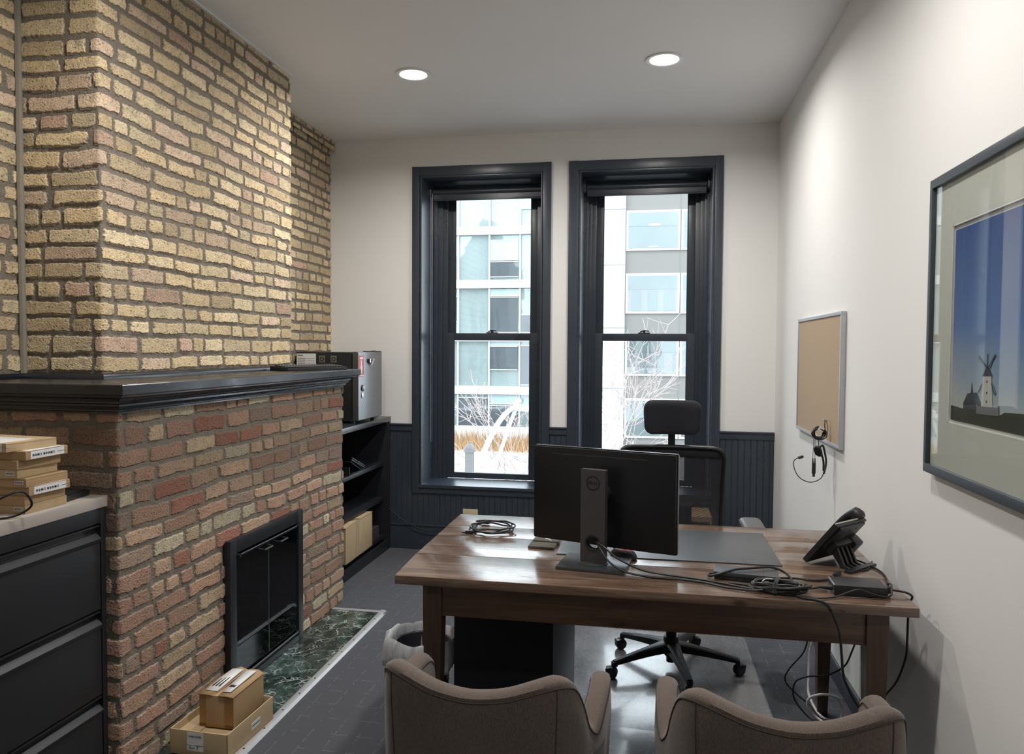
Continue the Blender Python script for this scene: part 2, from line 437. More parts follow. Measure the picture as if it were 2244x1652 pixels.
# dense brick skins, displaced by their material
def brick_skin(path, z0, z1, step, holes=(), du=0.0, fillet=.010):
    """vertical skin following a plan path [(x,y)...]; UV in metres"""
    pts = [Vector(p) for p in path]; st = []; acc = du
    for i in range(len(pts)-1):
        a, c = pts[i], pts[i+1]; n = max(1, int(round((c-a).length/step)))
        for k in range(n):
            st.append((a.lerp(c, k/n), acc+(c-a).length*k/n))
        acc += (c-a).length
    st.append((pts[-1], acc))
    nz = int(round((z1-z0)/step)); zs = [z0+(z1-z0)*j/nz for j in range(nz+1)]
    X = np.array([[p.x, p.y] for p, _ in st]); U = np.array([q for _, q in st]); nu = len(st)
    V = np.zeros((nu, nz+1, 3)); V[:, :, 0] = X[:, 0:1]; V[:, :, 1] = X[:, 1:2]; V[:, :, 2] = np.array(zs)[None]
    idx = np.arange(nu*(nz+1)).reshape(nu, nz+1)
    F = np.stack([idx[:-1, :-1], idx[1:, :-1], idx[1:, 1:], idx[:-1, 1:]], -1).reshape(-1, 4)
    c = V.reshape(-1, 3)[F].mean(1)
    keep = np.ones(len(F), bool)
    for (x0, x1, y0, y1, a, e) in holes:
        keep &= ~((c[:, 0] > x0) & (c[:, 0] < x1) & (c[:, 1] > y0) & (c[:, 1] < y1) & (c[:, 2] > a) & (c[:, 2] < e))
    F = F[keep]
    me = bpy.data.meshes.new('skin'); me.from_pydata(V.reshape(-1, 3).tolist(), [], F.tolist())
    uvl = me.uv_layers.new(name='UVMap')
    uvs = np.stack([np.repeat(U, nz+1), np.tile(zs, nu)], -1)[F.reshape(-1)]
    uvl.data.foreach_set('uv', uvs.astype(np.float32).reshape(-1))
    me.shade_smooth(); return me
def skin_obj(name, me, mat):
    me.name = name; me.materials.append(mat); o = bpy.data.objects.new(name, me); COL.objects.link(o); o['kind'] = 'structure'; return o
FP = (2.99, 3.625, .03, .655)      # fire opening y0 y1 z0 z1
skin_obj('wall_chimney_upper', brick_skin([(XL, 2.57), (-2.066, 2.57), (-2.06, 2.576), (-2.06, 4.134), (-2.066, 4.14), (XL, 4.14)], 1.405, ZC, .0075), M_YEL)
skin_obj('wall_chimney_lower', brick_skin([(XL, 2.30), (-1.796, 2.30), (-1.79, 2.306), (-1.79, 4.254), (-1.796, 4.26), (XL, 4.26)], 0, 1.345, .0075, [(-1.80, -1.78, *FP)], du=.3), M_RED)
skin_obj('wall_left_far', brick_skin([(XL, 4.14), (XL, YB)], .9, ZC, .011, du=2.7), M_YEL)
skin_obj('wall_left', brick_skin([(XL, .6), (XL, 2.57)], 1.0, ZC, .010, du=5.1), M_YEL)
struct('wall_left_core', MB().box(XL-.2, XL-.02, Y0, YB, 0, ZC).box(XL-.02, XL, Y0, .6, 0, ZC).box(XL-.02, XL, .6, 2.3, 0, 1.0).box(XL-.02, XL, 4.26, YB, 0, .9), M_WALL, smooth=0)
# brick course stepping out under the ceiling, and the mortar bead in the left corner
cm = brick_skin([(XL, 4.14), (XL+.035, 4.141), (XL+.035, YB-.002)], 3.035, ZC, .011, du=9.3)
o = skin_obj('trim_1', cm, M_YEL)
M_MORT = plain('grey_mortar', (.26, .235, .195), .95, var=.2, scale=20, bump=.5)
struct('trim_2', MB().tube([(XL+.004, 2.566, 1.41), (XL+.008, 2.56, 2.0), (XL+.003, 2.566, 2.6), (XL+.006, 2.563, ZC)], .014, 8), M_MORT)
# thin plaster edge where brick meets ceiling
struct('trim_3', MB().box(-2.062, -2.045, 2.56, 4.15, ZC-.007, ZC).box(-2.41, -2.045, 2.55, 2.567, ZC-.007, ZC), M_WALL, smooth=0)
# white plaster edge / wall strip beyond the brick is the far wall itself

# ---- wainscot on the far wall
def beadboard(x0, x1, z0, z1, p=.043):
    b = MB(); x = x0; y = YB
    b.box(x0, x1, y-.010, y, z0, z1)
    while x < x1-.001:
        xe = min(x+p, x1)
        b.box(x+.0025, xe-.0025, y-.016, y-.009, z0, z1, bev=.002, seg=1)
        b.cyl((xe-.0005, y-.012, z0), (xe-.0005, y-.012, z1), .003, seg=6)
        x += p
    return b
wx0, wx1 = -1.925, XR-.004
CAS = [(-1.752, -.700), (-.572, .512)]
b = beadboard(wx0, CAS[0][0], .19, .915)
for a, c in ((CAS[0][1], CAS[1][0]), (CAS[1][1], wx1)):
    q = beadboard(a, c, .19, .915); me = bpy.data.meshes.new('q'); q.bm.to_mesh(me); q.bm.free(); b.bm.from_mesh(me)
for a, c in CAS:
    q = beadboard(a, c, .19, .435); me = bpy.data.meshes.new('q'); q.bm.to_mesh(me); q.bm.free(); b.bm.from_mesh(me)
struct('wall_far_wainscot', b, M_NAVY)
b = MB()
for a, c in ((wx0, CAS[0][0]), (CAS[0][1], CAS[1][0]), (CAS[1][1], wx1)):
    b.box(a, c, YB-.024, YB, .905, .952, bev=.004).box(a, c, YB-.032, YB, .948, .960, bev=.003)
struct('trim_4', b, M_NAVY)
struct('baseboard_far', MB().box(wx0, wx1, YB-.022, YB, 0, .185, bev=.004).box(wx0, wx1, YB-.028, YB, .18, .192, bev=.004), M_NAVY)
struct('baseboard_right', MB().box(XR-.014, XR, Y0, YB, 0, .095, bev=.003), M_NAVY)

# ---- windows: casing, reveal, sill, two sashes, sash lock, shade, glass
def window(n, x0, x1, cx0, cx1, gx0, gx1, gtop):
    w_ = thing('window_%d' % n, 'x', 'window', ((x0+x1)/2, YB, ZS)); del w_['label']; del w_['category']; w_['kind'] = 'structure'
    b = MB(); zt = 2.892; zb = .432; y1 = YB-.026
    b.box(cx0, x0-.005, y1, YB+.01, zb, zt, bev=.004).box(x1+.005, cx1, y1, YB+.01, zb, zt, bev=.004)
    b.box(x0-.005, x1+.005, y1+.001, YB+.01, ZH, zt-.001, bev=.004).box(x0-.005, x1+.005, y1+.001, YB+.01, zb+.001, ZS-.012, bev=.004)
    obj('casing', b, M_NAVY, w_)
    b = MB(); b.box(x0, x0+.012, YB-.02, YB+.45, ZS-.02, ZH, bev=.002).box(x1-.012, x1, YB-.02, YB+.45, ZS-.02, ZH, bev=.002).box(x0+.012, x1-.012, YB-.02, YB+.45, ZH-.012, ZH, bev=.002)
    obj('jamb_lining', b, M_NAVY, w_)
    obj('sill', MB().box(x0-.008, x1+.008, YB-.034, YB+.30, ZS-.025, ZS, bev=.004), M_NAVY, w_)
    # stepped stops beside the sashes
    b = MB(); ys = YB+.285
    for (a, s) in ((x0, 1), (x1, -1)):
        g = gx0 if s > 0 else gx1; w3 = abs(g-a)-.050
        for k, (fr, dy) in enumerate(((.40, 0), (.68, .028), (1.0, .05))):
            xa = a; xb = a+s*w3*fr
            b.box(min(xa, xb)+(.002 if s > 0 else 0), max(xa, xb)-(.002 if s < 0 else 0), ys+dy, ys+.16, ZS-.01, ZH-.014, bev=.003)
    b.box(x0, x1, ys+.02, ys+.16, gtop+.05, ZH, bev=.003)
    obj('sash_stops', b, M_NAVY, w_)
    gm = 1.656; gl = 1.598; gb = .542
    def sash(y, za, zb_, ga, gb_, nm):
        b = MB(); s = .058
        b.box(gx0-s, gx0, y, y+.035, za, zb_, bev=.003).box(gx1, gx1+s, y, y+.035, za, zb_, bev=.003)
        b.box(gx0-.001, gx1+.001, y+.001, y+.034, gb_, zb_-.0005, bev=.002).box(gx0-.001, gx1+.001, y+.001, y+.034, za+.0005, ga, bev=.002)
        for xx in (gx0, gx1-.008): b.box(xx, xx+.008, y-.001, y+.006, ga, gb_)
        f = obj(nm, b, M_NAVY, w_)
        obj('glass_pane', MB().box(gx0-.01, gx1+.01, y+.016, y+.020, ga-.01, gb_+.01), M_PANE, f)
    sash(YB+.372, gl+.022, gtop+.062, gm, gtop, 'upper_sash')
    sash(YB+.332, ZS-.004, gm, gb, gl, 'lower_sash')
    xm = (gx0+gx1)/2
    lk = MB().box(xm-.045, xm+.045, YB+.335, YB+.372, gm, gm+.008, bev=.002).cyl((xm, YB+.353, gm+.006), (xm, YB+.353, gm+.022), .011).tube([(xm-.03, YB+.353, gm+.012), (xm, YB+.345, gm+.022), (xm+.035, YB+.35, gm+.016)], .005, 6)
    obj('sash_lock', lk, M_BLACK, w_)
    return w_
window(1, *WIN[0], *CAS[0], -1.519, -.901, 2.722)
window(2, *WIN[1], *CAS[1], -.343, .297, 2.724)

# rolled-up shades under each window head
def shade(x0, x1, lab):
    t = thing('roller_shade', lab, 'window shade', ((x0+x1)/2, YB+.21, 2.72), group=None)
    b = MB(); M = Matrix.Translation((x0+.035, YB+.215, 2.745)) @ Matrix.Rotation(PI/2, 4, 'Y')
    b.lathe([(.030, 0), (.030, x1-x0-.07)], 20, M); b.box(x0+.04, x1-.04, YB+.195, YB+.203, 2.69, 2.745)
    obj('fabric_roll', b, M_NAVY, t)
    obj('bottom_bar', MB().box(x0+.04, x1-.04, YB+.191, YB+.207, 2.676, 2.692, bev=.004), M_NAVY, t)
    for xx in (x0+.012, x1-.03):
        obj('bracket', MB().box(xx, xx+.016, YB+.18, YB+.25, 2.71, 2.80, bev=.003), M_NAVY, t)
    return t
t1 = shade(*WIN[0], 'dark rolled-up window shade at the top of the left window')
shade(*WIN[1], 'dark rolled-up window shade at the top of the right window, above the office chair')
M_BEAD = plain('bead_chain', (.35, .36, .38), .3, metal=.8)
b = MB(); x = WIN[0][0]+.022
for k in range(2):
    b.tube([(x+.012*k, YB+.19, 2.74), (x+.012*k, YB+.19, 1.8), (x+.012*k, YB+.19, .80)], .0022, 5, 1)
z = .80
while z < 2.7:
    b.lathe([(.0005, -.003), (.0034, 0), (.0005, .003)], 6, Matrix.Translation((x, YB+.19, z))); z += .014
obj('pull_chain', b, M_BEAD, t1, 'grey beaded pull chain')

# ================================================================== ceiling downlights
def emis(name, c, s):
    t = NT(name); t.set(color=(.9, .9, .9), emit=c, estr=s); return t.m
M_LENS = emis('frosted_lamp_lens', (1, .98, .94), 14)
M_WHITEM = plain('white_enamel', (.85, .85, .85), .35)
lab = ['round recessed ceiling light above the left window and trash bin', 'round recessed ceiling light above the office chair, right of the other lit one',
       'round recessed ceiling light beside the chimney, above the left tub chair', 'round recessed ceiling light above the right tub chair',
       'round recessed ceiling light above the photographer']
for i, (x, y) in enumerate(LAMPS):
    t = thing('downlight', lab[i], 'ceiling light', (x, y, ZC), group='recessed ceiling lights')
    b = MB().lathe([(.080, -.001), (.100, -.001), (.102, -.006), (.090, -.009), (.079, -.005), (.076, .0)], 40, cap=False)
    obj('trim_ring', b, M_WHITEM, t, world=False)
    obj('lens', MB().lathe([(.001, -.0045), (.05, -.0042), (.079, -.003)], 40, cap=False), M_LENS, t, world=False)
    l = bpy.data.lights.new('downlight_beam', 'AREA'); l.shape = 'DISK'; l.size = .145; l.energy = LAMP_W*(1.0 if y > 3 else .9 if y > 1 else .5); l.color = (1, .96, .915)
    l.spread = R(165)
    lo = bpy.data.objects.new('downlight_beam', l); COL.objects.link(lo); lo.parent = t; lo.location = (0, 0, -.0075)

# ================================================================== mantel and fireplace
# profile (offset out, z) swept round three sides of the chimney with mitred corners
def mitre(b, x0, x1, y0, y1, prof):
    """prof: closed list of (out, z); base rectangle open to the wall at x0"""
    P = []
    for (o_, z) in prof:
        P.append([(x0, y0-o_, z), (x1+o_, y0-o_, z), (x1+o_, y1+o_, z), (x0, y1+o_, z)])
    bm_ = bmesh.new(); V = [[bm_.verts.new(p) for p in row] for row in P]
    n = len(V)
    for i in range(n):
        A, B = V[i], V[(i+1) % n]
        for j in range(3): bm_.faces.new((A[j], A[j+1], B[j+1], B[j]))
    bm_.faces.new([r[0] for r in V]); bm_.faces.new([r[-1] for r in V][::-1])
    bmesh.ops.recalc_face_normals(bm_, faces=bm_.faces); b.merge(bm_)
t = thing('mantel_shelf', 'long glossy black wooden mantel shelf wrapping the brick chimney above the fireplace', 'mantel', (-1.9, 3.2, 1.34))
b = MB(); mitre(b, XL+.002, -1.79, 2.30, 4.26-.055, [(-.02, 1.405), (.092, 1.405), (.095, 1.402), (.095, 1.372), (.090, 1.368), (.06, 1.368), (-.02, 1.368)])
b.box(XL+.002, -1.80, 2.31, 4.2, 1.371, 1.405)
obj('shelf_board', b, M_MANTEL, t)
b = MB(); prof = [(-.02, 1.368), (.076, 1.368), (.076, 1.361)]
for k in range(7):
    a = k/6*PI/2; prof.append((.070-.026*math.sin(a)*.9, 1.359-.020*(1-math.cos(a))))
prof += [(.042, 1.338), (.038, 1.334), (.038, 1.327), (.030, 1.324), (.026, 1.318), (.026, 1.310), (.014, 1.306), (.014, 1.300), (-.02, 1.300)]
mitre(b, XL+.002, -1.79, 2.30, 4.26-.055, prof)
obj('crown_moulding', b, M_MANTEL, t)
b = MB(); mitre(b, XL+.002, -2.06, 2.57, 4.14, [(-.01, 1.404), (.021, 1.404), (.021, 1.409), (.017, 1.418), (.010, 1.424), (.004, 1.427), (-.01, 1.427)])
b.box(XL+.001, XL+.02, 2.22, 2.56, 1.404, 1.425, bev=.004)
obj('quarter_round', b, M_MANTEL, t)

# fireplace: real recess behind the brick, black frame and two bifold glass doors
M_FIREBOX = brick_mat('sooty_firebrick', [(0, (.13, .12, .105)), (.5, (.17, .155, .13)), (.8, (.10, .09, .08))], (.08, .075, .07), h=.075, seed=8)
t = thing('fireplace_screen', 'black metal fireplace frame with twin smoked glass doors in the brick chimney', 'fireplace', (-1.79, 3.31, .012))
y0, y1 = 2.955, 3.655; z0, z1 = .012, .690; fx = -1.762
b = MB(); fw = .052
b.box(fx-.05, fx, y0, y0+fw, z0, z1, bev=.0015).box(fx-.05, fx, y1-fw, y1, z0, z1, bev=.0015).box(fx-.05, fx-.0005, y0+fw-.001, y1-fw+.001, z1-.062, z1-.0003, bev=.001).box(fx-.05, fx-.0005, y0+fw-.001, y1-fw+.001, z0, z0+.030, bev=.001)
obj('frame', b, M_BLACK, t)
for (dx, zz, rr) in ((.004, z0+.050, .006), (.002, z1-.075, .004)):
    b = MB().cyl((fx+dx, y0+fw+.005, zz), (fx+dx, y1-fw-.005, zz), rr)
    for yy in (y0+fw+.012, y1-fw-.012): b.cyl((fx-.01, yy, zz), (fx+.012, yy, zz), .009)
    obj('track_rod', b, M_BLACK, t)
ym = (y0+y1)/2
for (a, c, s) in ((y0+fw+.006, ym-.0015, -1), (ym+.0015, y1-fw-.006, 1)):
    g = obj('glass_door', MB().box(fx-.012, fx-.006, a, c, z0+.060, z1-.082), M_SMOKE, t)
    obj('door_edge', MB().box(fx-.0125, fx-.0055, (ym-.0035 if s < 0 else c-.002), (ym-.0015 if s < 0 else c), z0+.06, z1-.082), plain('glass_edge', (.12, .2, .2), .2) if s < 0 else M_BLACK, g)
    yc = ym+s*.075
    h = MB().tube([(fx-.006, yc-.04, z1-.090), (fx+.03, yc-.036, z1-.094), (fx+.034, yc-.03, z1-.094), (fx+.034, yc+.03, z1-.094), (fx+.03, yc+.036, z1-.094), (fx-.006, yc+.04, z1-.090)], .0042, 8, 3)
    obj('handle', h, M_BLACK, g, 'short black bar handle')
    obj('top_clip', MB().box(fx-.014, fx-.002, a+.01, c-.01, z1-.086, z1-.080, bev=.001), M_BLACK, g)
b = bmesh.new(); Y0f, Y1f, Z0f, Z1f = FP[0]-.01, FP[1]+.01, .004, FP[3]+.01; xd = -2.16
def uvquad(me_b, uvl, pts, uvs):
    f = me_b.faces.new([me_b.verts.new(p) for p in pts])
    for l, u in zip(f.loops, uvs): l[uvl].uv = u
uvl = b.loops.layers.uv.new('UVMap')
uvquad(b, uvl, [(xd, Y0f, Z0f), (xd, Y1f, Z0f), (xd, Y1f, Z1f), (xd, Y0f, Z1f)], [(0, 0), (.65, 0), (.65, .65), (0, .65)])
uvquad(b, uvl, [(-1.80, Y0f, Z0f), (xd, Y0f, Z0f), (xd, Y0f, Z1f), (-1.80, Y0f, Z1f)], [(1, 0), (1.36, 0), (1.36, .65), (1, .65)])
uvquad(b, uvl, [(xd, Y1f, Z0f), (-1.80, Y1f, Z0f), (-1.80, Y1f, Z1f), (xd, Y1f, Z1f)], [(2, 0), (2.36, 0), (2.36, .65), (2, .65)])
uvquad(b, uvl, [(xd, Y0f, Z0f), (-1.80, Y0f, Z0f), (-1.80, Y1f, Z0f), (xd, Y1f, Z0f)], [(3, 0), (3.36, 0), (3.36, .65), (3, .65)])
uvquad(b, uvl, [(xd, Y0f, Z1f), (xd, Y1f, Z1f), (-1.80, Y1f, Z1f), (-1.80, Y0f, Z1f)], [(4, 0), (4.65, 0), (4.65, .36), (4, .36)])
bmesh.ops.subdivide_edges(b, edges=b.edges[:], cuts=20, use_grid_fill=True)
mb = MB(); 
me = bpy.data.meshes.new('firebox'); bmesh.ops.translate(b, vec=(1.79, -3.31, -.012), verts=b.verts); b.to_mesh(me); b.free(); me.materials.append(M_FIREBOX)
o = bpy.data.objects.new('firebox', me); COL.objects.link(o); o.parent = t

# marble hearth with metal edge strip, set in the carpet
t = thing('hearth_slab', 'dark green marble hearth slab with white veins and a silver edge strip', 'hearth', (-1.63, 3.2, 0))
obj('marble', MB().box(-1.786, -1.502, 2.30, 4.075, 0, .010), M_MARBLE, t)
M_STRIP = plain('worn_aluminium_strip', (.66, .67, .68), .42, metal=.75, scale=40)
b = MB(); b.prism([(-1.503, .0), (-1.503, .0125), (-1.497, .0145), (-1.474, .0115), (-1.466, .0)], 2.30, 4.12, axis='y')
b.prism([(4.075, 0), (4.075, .0135), (4.085, .0145), (4.112, .011), (4.12, 0)], -1.786, -1.466, axis='x')
e = obj('edge_strip', b, M_STRIP, t)
b = MB(); y = 2.42
while y < 4.1: b.lathe([(.0045, .0), (.0045, .0012), (.002, .0018)], 8, Matrix.Translation((-1.485, y, .0125))); y += .155
obj('screws', b, M_BLACK, e, stuff=True)

# ================================================================== filing cabinet and what stands on it
fx0, fx1, fy0, fy1, ft = -2.35, -1.828, 1.372, 2.283, 1.02
t = thing('filing_cabinet', 'wide black lateral filing cabinet with a pale grey worktop, beside the brick chimney', 'filing cabinet', ((fx0+fx1)/2, (fy0+fy1)/2, 0))
M_CAB = plain('charcoal_powder_coat', (.017, .018, .021), .42, bump=.05, scale=180)
def lam():
    q = NT('greige_laminate'); o = q.coord()
    n = q.noise(q.map(o, scale=(6, 1.2, 6)), 6, 4, .6)
    q.set(color=q.mix(n, (.36, .315, .28), (.50, .45, .41)), rough=.45); return q.m
obj('carcass', MB().box(fx0, fx1-.018, fy0, fy1, 0, ft-.037, bev=.002).box(fx1-.02, fx1, fy1-.022, fy1, 0, ft-.037, bev=.001).box(fx1-.02, fx1, fy0, fy0+.022, 0, ft-.037, bev=.001).box(fx1-.02, fx1, fy0+.02, fy1-.02, .93, ft-.037, bev=.001).box(fx1-.02, fx1-.004, fy0+.02, fy1-.02, 0, .04), M_CAB, t)
obj('worktop', MB().box(fx0, fx1+.006, fy0, fy1+.004, ft-.037, ft, bev=.0015), lam(), t)
zt = .925
for k in range(3):
    zb = zt-.296
    d = MB().box(fx1-.018, fx1-.001, fy0+.026, fy1-.026, zb+.005, zt-.062, bev=.002)
    # recessed full-width pull: sloped lip under a dark channel
    d.prism([(fx1-.016, zt-.064), (fx1-.001, zt-.064), (fx1+.004, zt-.056), (fx1+.004, zt-.048), (fx1-.012, zt-.030), (fx1-.016, zt-.030)], fy0+.026, fy1-.026, axis='y')
    dr = obj('drawer', d, M_CAB, t)
    obj('drawer_pull', MB().box(fx1-.017, fx1-.002, fy0+.026, fy1-.026, zt-.008, zt-.002, bev=.001), M_CAB, dr)
    zt = zb

# the eight flat cartons: each a carton with flap seam and its own sticker
M_STICK = plain('white_sticker', (.74, .74, .74), .5)
hbox = .0277
specs = [  # corner x, near y, length y, length x, rotation, sticker
 (-1.852, 1.972, .165, .30, 0, 'small'), (-1.850, 1.968, .165, .30, .02, None), (-1.838, 1.972, .160, .29, -.02, 'long'),
 (-1.838, 1.962, .165, .30, .0, 'small'), (-1.862, 1.955, .160, .30, .02, 'small'), (-1.858, 1.950, .165, .30, -.03, None),
 (-1.834, 1.958, .170, .30, .02, 'long'), (-1.870, 1.925, .175, .33, -.10, 'top')]
blab = ['flat brown carton at the very bottom of the stack on the filing cabinet', 'flat brown carton without sticker, second from the bottom of the cabinet stack',
 'flat brown carton with a long white symbol label, third from the bottom of the stack', 'flat brown carton with a small sticker, fourth from the bottom, above the lower long label',
 'flat brown carton with a small sticker, fifth from the bottom of the cabinet stack', 'plain flat brown carton directly under the upper white-labelled carton',
 'flat brown carton with a long white symbol label, second from the top of stack', 'flat brown carton with a white sheet across its top, topmost of the cabinet stack']
def symbols(b, M, n=9, s=.0075):
    """row of small printed compliance marks"""
    x = 0
    for k in range(n):
        c = M @ Matrix.Translation((x, 0, .0004))
        q = k % 5
        if q in (0, 1):
            b.lathe([(s*.30, 0), (s*.48, 0), (s*.48, .0003), (s*.30, .0003)], 12, c, cap=False)
            b.box(-s*.06, s*.06, -s*.5, s*.5, 0, .0003, M=c)
        elif q == 2: b.lathe([(.0001, 0), (s*.5, 0), (s*.5, .0003), (.0001, .0003)], 12, c)
        elif q == 3: text_mb('CE', s*1.3, c, .0002, mb=b); x += s*.7
        else: b.box(-s*.4, s*.4, -s*.45, s*.45, 0, .0003, M=c); 
        x += s*1.25
    b.box(x, x+s*5, -s*.05, s*.05, 0, .0006, M=M)
    return b
for k, (cx, cy, ly, lx, rz, st) in enumerate(specs):
    z = ft+k*hbox
    t = thing('carton', blab[k], 'cardboard box', (cx, cy, z), rz, 'flat cartons stacked on the filing cabinet')
    h = hbox-.0006
    b = MB().box(-lx, 0, 0, ly, 0, h, bev=.0012); b.box(-lx+.002, .0006, .002, ly-.002, h-.0035, h-.0028)
    obj('carton_body', b, M_CARD2 if k in (0, 4, 7) else M_CARD, t, world=False)
    if st == 'long':
        l = obj('shipping_label', MB().box(.0003, .0009, .018, ly-.016, .002, h-.002).box(-.05, .0009, .018, ly-.016, h, h+.0005), M_STICK, t, world=False)
        obj('printed_symbols', symbols(MB(), face_mat((.0010, .028, h*.48), (0, 1, 0), (0, 0, 1))), M_INK, l, world=False)
    elif st == 'small':
        l = obj('small_sticker', MB().box(-.040, -.010, -.0009, -.0003, h*.35, h*.75), M_STICK, t, world=False)
        b = MB()
        for q in range(9): b.box(-.038+q*.003, -.0365+q*.003, -.0012, -.0008, h*.42, h*.68)
        obj('printed_code', b, M_INK, l, world=False)
    elif st == 'top':
        l = obj('shipping_label', MB().box(-.30, -.025, .0, .12, h, h+.0006).box(-.30, -.016, -.0008, 0, .001, h), M_STICK, t, world=False)
        obj('printed_symbols', symbols(MB(), face_mat((-.085, -.0010, h*.5), (1, 0, 0), (0, 0, 1)), 6), M_INK, l, world=False)
t = thing('power_adapter', 'low black plastic device lying behind the carton stack on the cabinet', 'device', (-1.93, 2.19, ft), R(8))
obj('housing', MB().box(-.10, .06, -.055, .08, 0, .020, bev=.005), M_BLACKP, t, world=False)
obj('lid', MB().box(-.092, .052, -.047, .072, .020, .024, bev=.002), M_BLACKP, t, world=False)
obj('port_strip', MB().box(-.02, .062, -.0565, -.052, .006, .013), plain('grey_port_strip', (.10, .10, .11), .3), t, world=False)
o = obj('loose_cable', MB().tube([(-1.90, 1.80, 1.03), (-1.83, 1.86, 1.09), (-1.80, 1.90, 1.105), (-1.797, 1.93, 1.08), (-1.805, 1.94, 1.05), (-1.84, 1.91, 1.026), (-1.90, 1.87, 1.024)], .0035, 8, 6), M_CABLE)
tag(o, 'black cable looping in front of the carton stack at the left edge', 'cable')

# ================================================================== boxes on the hearth
def open_tray(b, x0, x1, y0, y1, z0, z1, th=.005):
    b.box(x0, x1, y0, y1, z0, z0+th).box(x0, x0+th, y0, y1, z0, z1, bev=.001).box(x1-th, x1, y0, y1, z0, z1, bev=.001).box(x0, x1, y0, y0+th, z0, z1, bev=.001).box(x0, x1, y1-th, y1, z0, z1, bev=.001)
    return b
hz = .0145
t = thing('cardboard_tray', 'open brown cardboard box labelled NAME PLATES standing on the near end of the marble hearth', 'cardboard box', (-1.615, 2.65, hz), R(-2))
b = open_tray(MB(), -.118, .122, -.16, .162, 0, .092)
b.box(-.116, .120, -.155, -.05, .055, .059).box(-.116, -.03, -.15, .15, .060, .064)
obj('tray_walls', b, M_CARD2, t, world=False)
l = obj('end_label', MB().box(-.045, .022, -.1608, -.1602, .040, .088).box(-.045, .022, -.1608, -.1602, .018, .0385), M_STICK, t, world=False)
b = text_mb('NAME PLATES', .0085, face_mat((-.0115, -.1611, .072), (1, 0, 0), (0, 0, 1)))
text_mb('Our-', .013, face_mat((-.024, -.1611, .029), (1, 0, 0), (0, 0, 1)), mb=b); text_mb('7', .020, face_mat((-.002, -.1611, .029), (1, 0, 0), (0, 0, 1)), mb=b)
b.box(-.044, .021, -.1612, -.1608, .0388, .0396)
obj('label_text', b, M_INK, l, world=False)
l = obj('side_label', MB().box(.1223, .1229, .0, .062, .030, .058), M_STICK, t, world=False)
obj('label_text', text_mb('NAME PLATES', .0085, face_mat((.1232, .031, .044), (0, 1, 0), (0, 0, 1))), M_INK, l, world=False)

t = thing('parcel_box', 'worn brown parcel box with torn white shipping label, sitting in the NAME PLATES box', 'cardboard box', (-1.597, 2.69, hz+.066), R(-1))
b = MB().box(-.072, .070, -.110, .112, 0, .122, bev=.002)
obj('box_body', b, M_CARD, t, world=False)
fl = MB(); 
fl.grid([[(-.074, -.115, .126), (-.035, -.113, .126), (-.010, -.110, .120)], [(-.074, 0, .131), (-.03, 0, .134), (-.004, 0, .129)], [(-.072, .112, .126), (-.03, .114, .139), (0.0, .112, .131)]])
fl.grid([[(.008, -.113, .124), (.04, -.115, .127), (.073, -.114, .123)], [(.006, 0, .130), (.04, 0, .130), (.074, 0, .125)], [(.006, .112, .134), (.045, .114, .134), (.073, .113, .123)]])
f_ = obj('top_flaps', fl, M_CARD, t, world=False); sm = f_.modifiers.new('thickness', 'SOLIDIFY'); sm.thickness = .003; sm.offset = 1
b = MB()
b.grid([[(-.060, -.09, .1315), (-.012, -.085, .1275)], [(-.058, .0, .1370), (-.008, .0, .1355)], [(-.055, .09, .1385), (-.006, .09, .1400)]])
b.grid([[(.012, -.09, .1300), (.048, -.09, .1320)], [(.010, 0, .1350), (.050, 0, .1355)], [(.010, .09, .1390), (.052, .09, .1390)]])
l = obj('shipping_label', b, M_STICK, t, world=False); sm = l.modifiers.new('thickness', 'SOLIDIFY'); sm.thickness = .0006
b = MB(); 
for q in range(5): b.box(.016, .040, -.052+q*.004, -.050+q*.004, .1335, .1345)
for q in range(3): b.box(-.05+q*.013, -.046+q*.013, -.06, .05, .1360, .1375)
obj('printed_lines', b, M_INK, l, world=False)
b = MB().box(-.0725, -.045, -.1108, -.110, .001, .121).box(.033, .0705, -.1108, -.110, .001, .121).box(-.0725, .0705, -.1108, -.1100, .0, .012)
obj('packing_tape', b, M_TAPE, t, world=False)

# ================================================================== bookcase niche
bx = -1.925
t = thing('bookcase', 'low black open bookcase beside the chimney, holding a small fridge on top', 'bookcase', (-2.16, 4.93, 0))
obj('side_panel', MB().box(XL+.005, bx-.006, 4.30, 4.335, 0, .975, bev=.002), M_BLACKS, t)
obj('side_panel', MB().box(XL+.005, bx-.006, 5.42, 5.452, 0, .975, bev=.002), M_BLACKS, t)
obj('back_panel', MB().box(XL+.005, XL+.02, 4.336, 5.419, 0, .975), M_BLACKS, t)
obj('top_panel', MB().box(XL+.005, bx+.004, 4.285, 5.486, .975, 1.012, bev=.003), plain('black_laminate_glossy', (.03, .034, .042), .22), t)
obj('side_filler', MB().box(-2.0, bx, 5.452, 5.486, 0, .975, bev=.002), M_BLACKS, t)
for z in (.085, .375, .645): obj('shelf', MB().box(XL+.02, bx-.03, 4.335, 5.42, z, z+.028, bev=.002), M_BLACKS, t)
obj('kick_board', MB().box(bx-.02, bx, 4.30, 5.45, 0, .075, bev=.002), M_BLACKS, t)

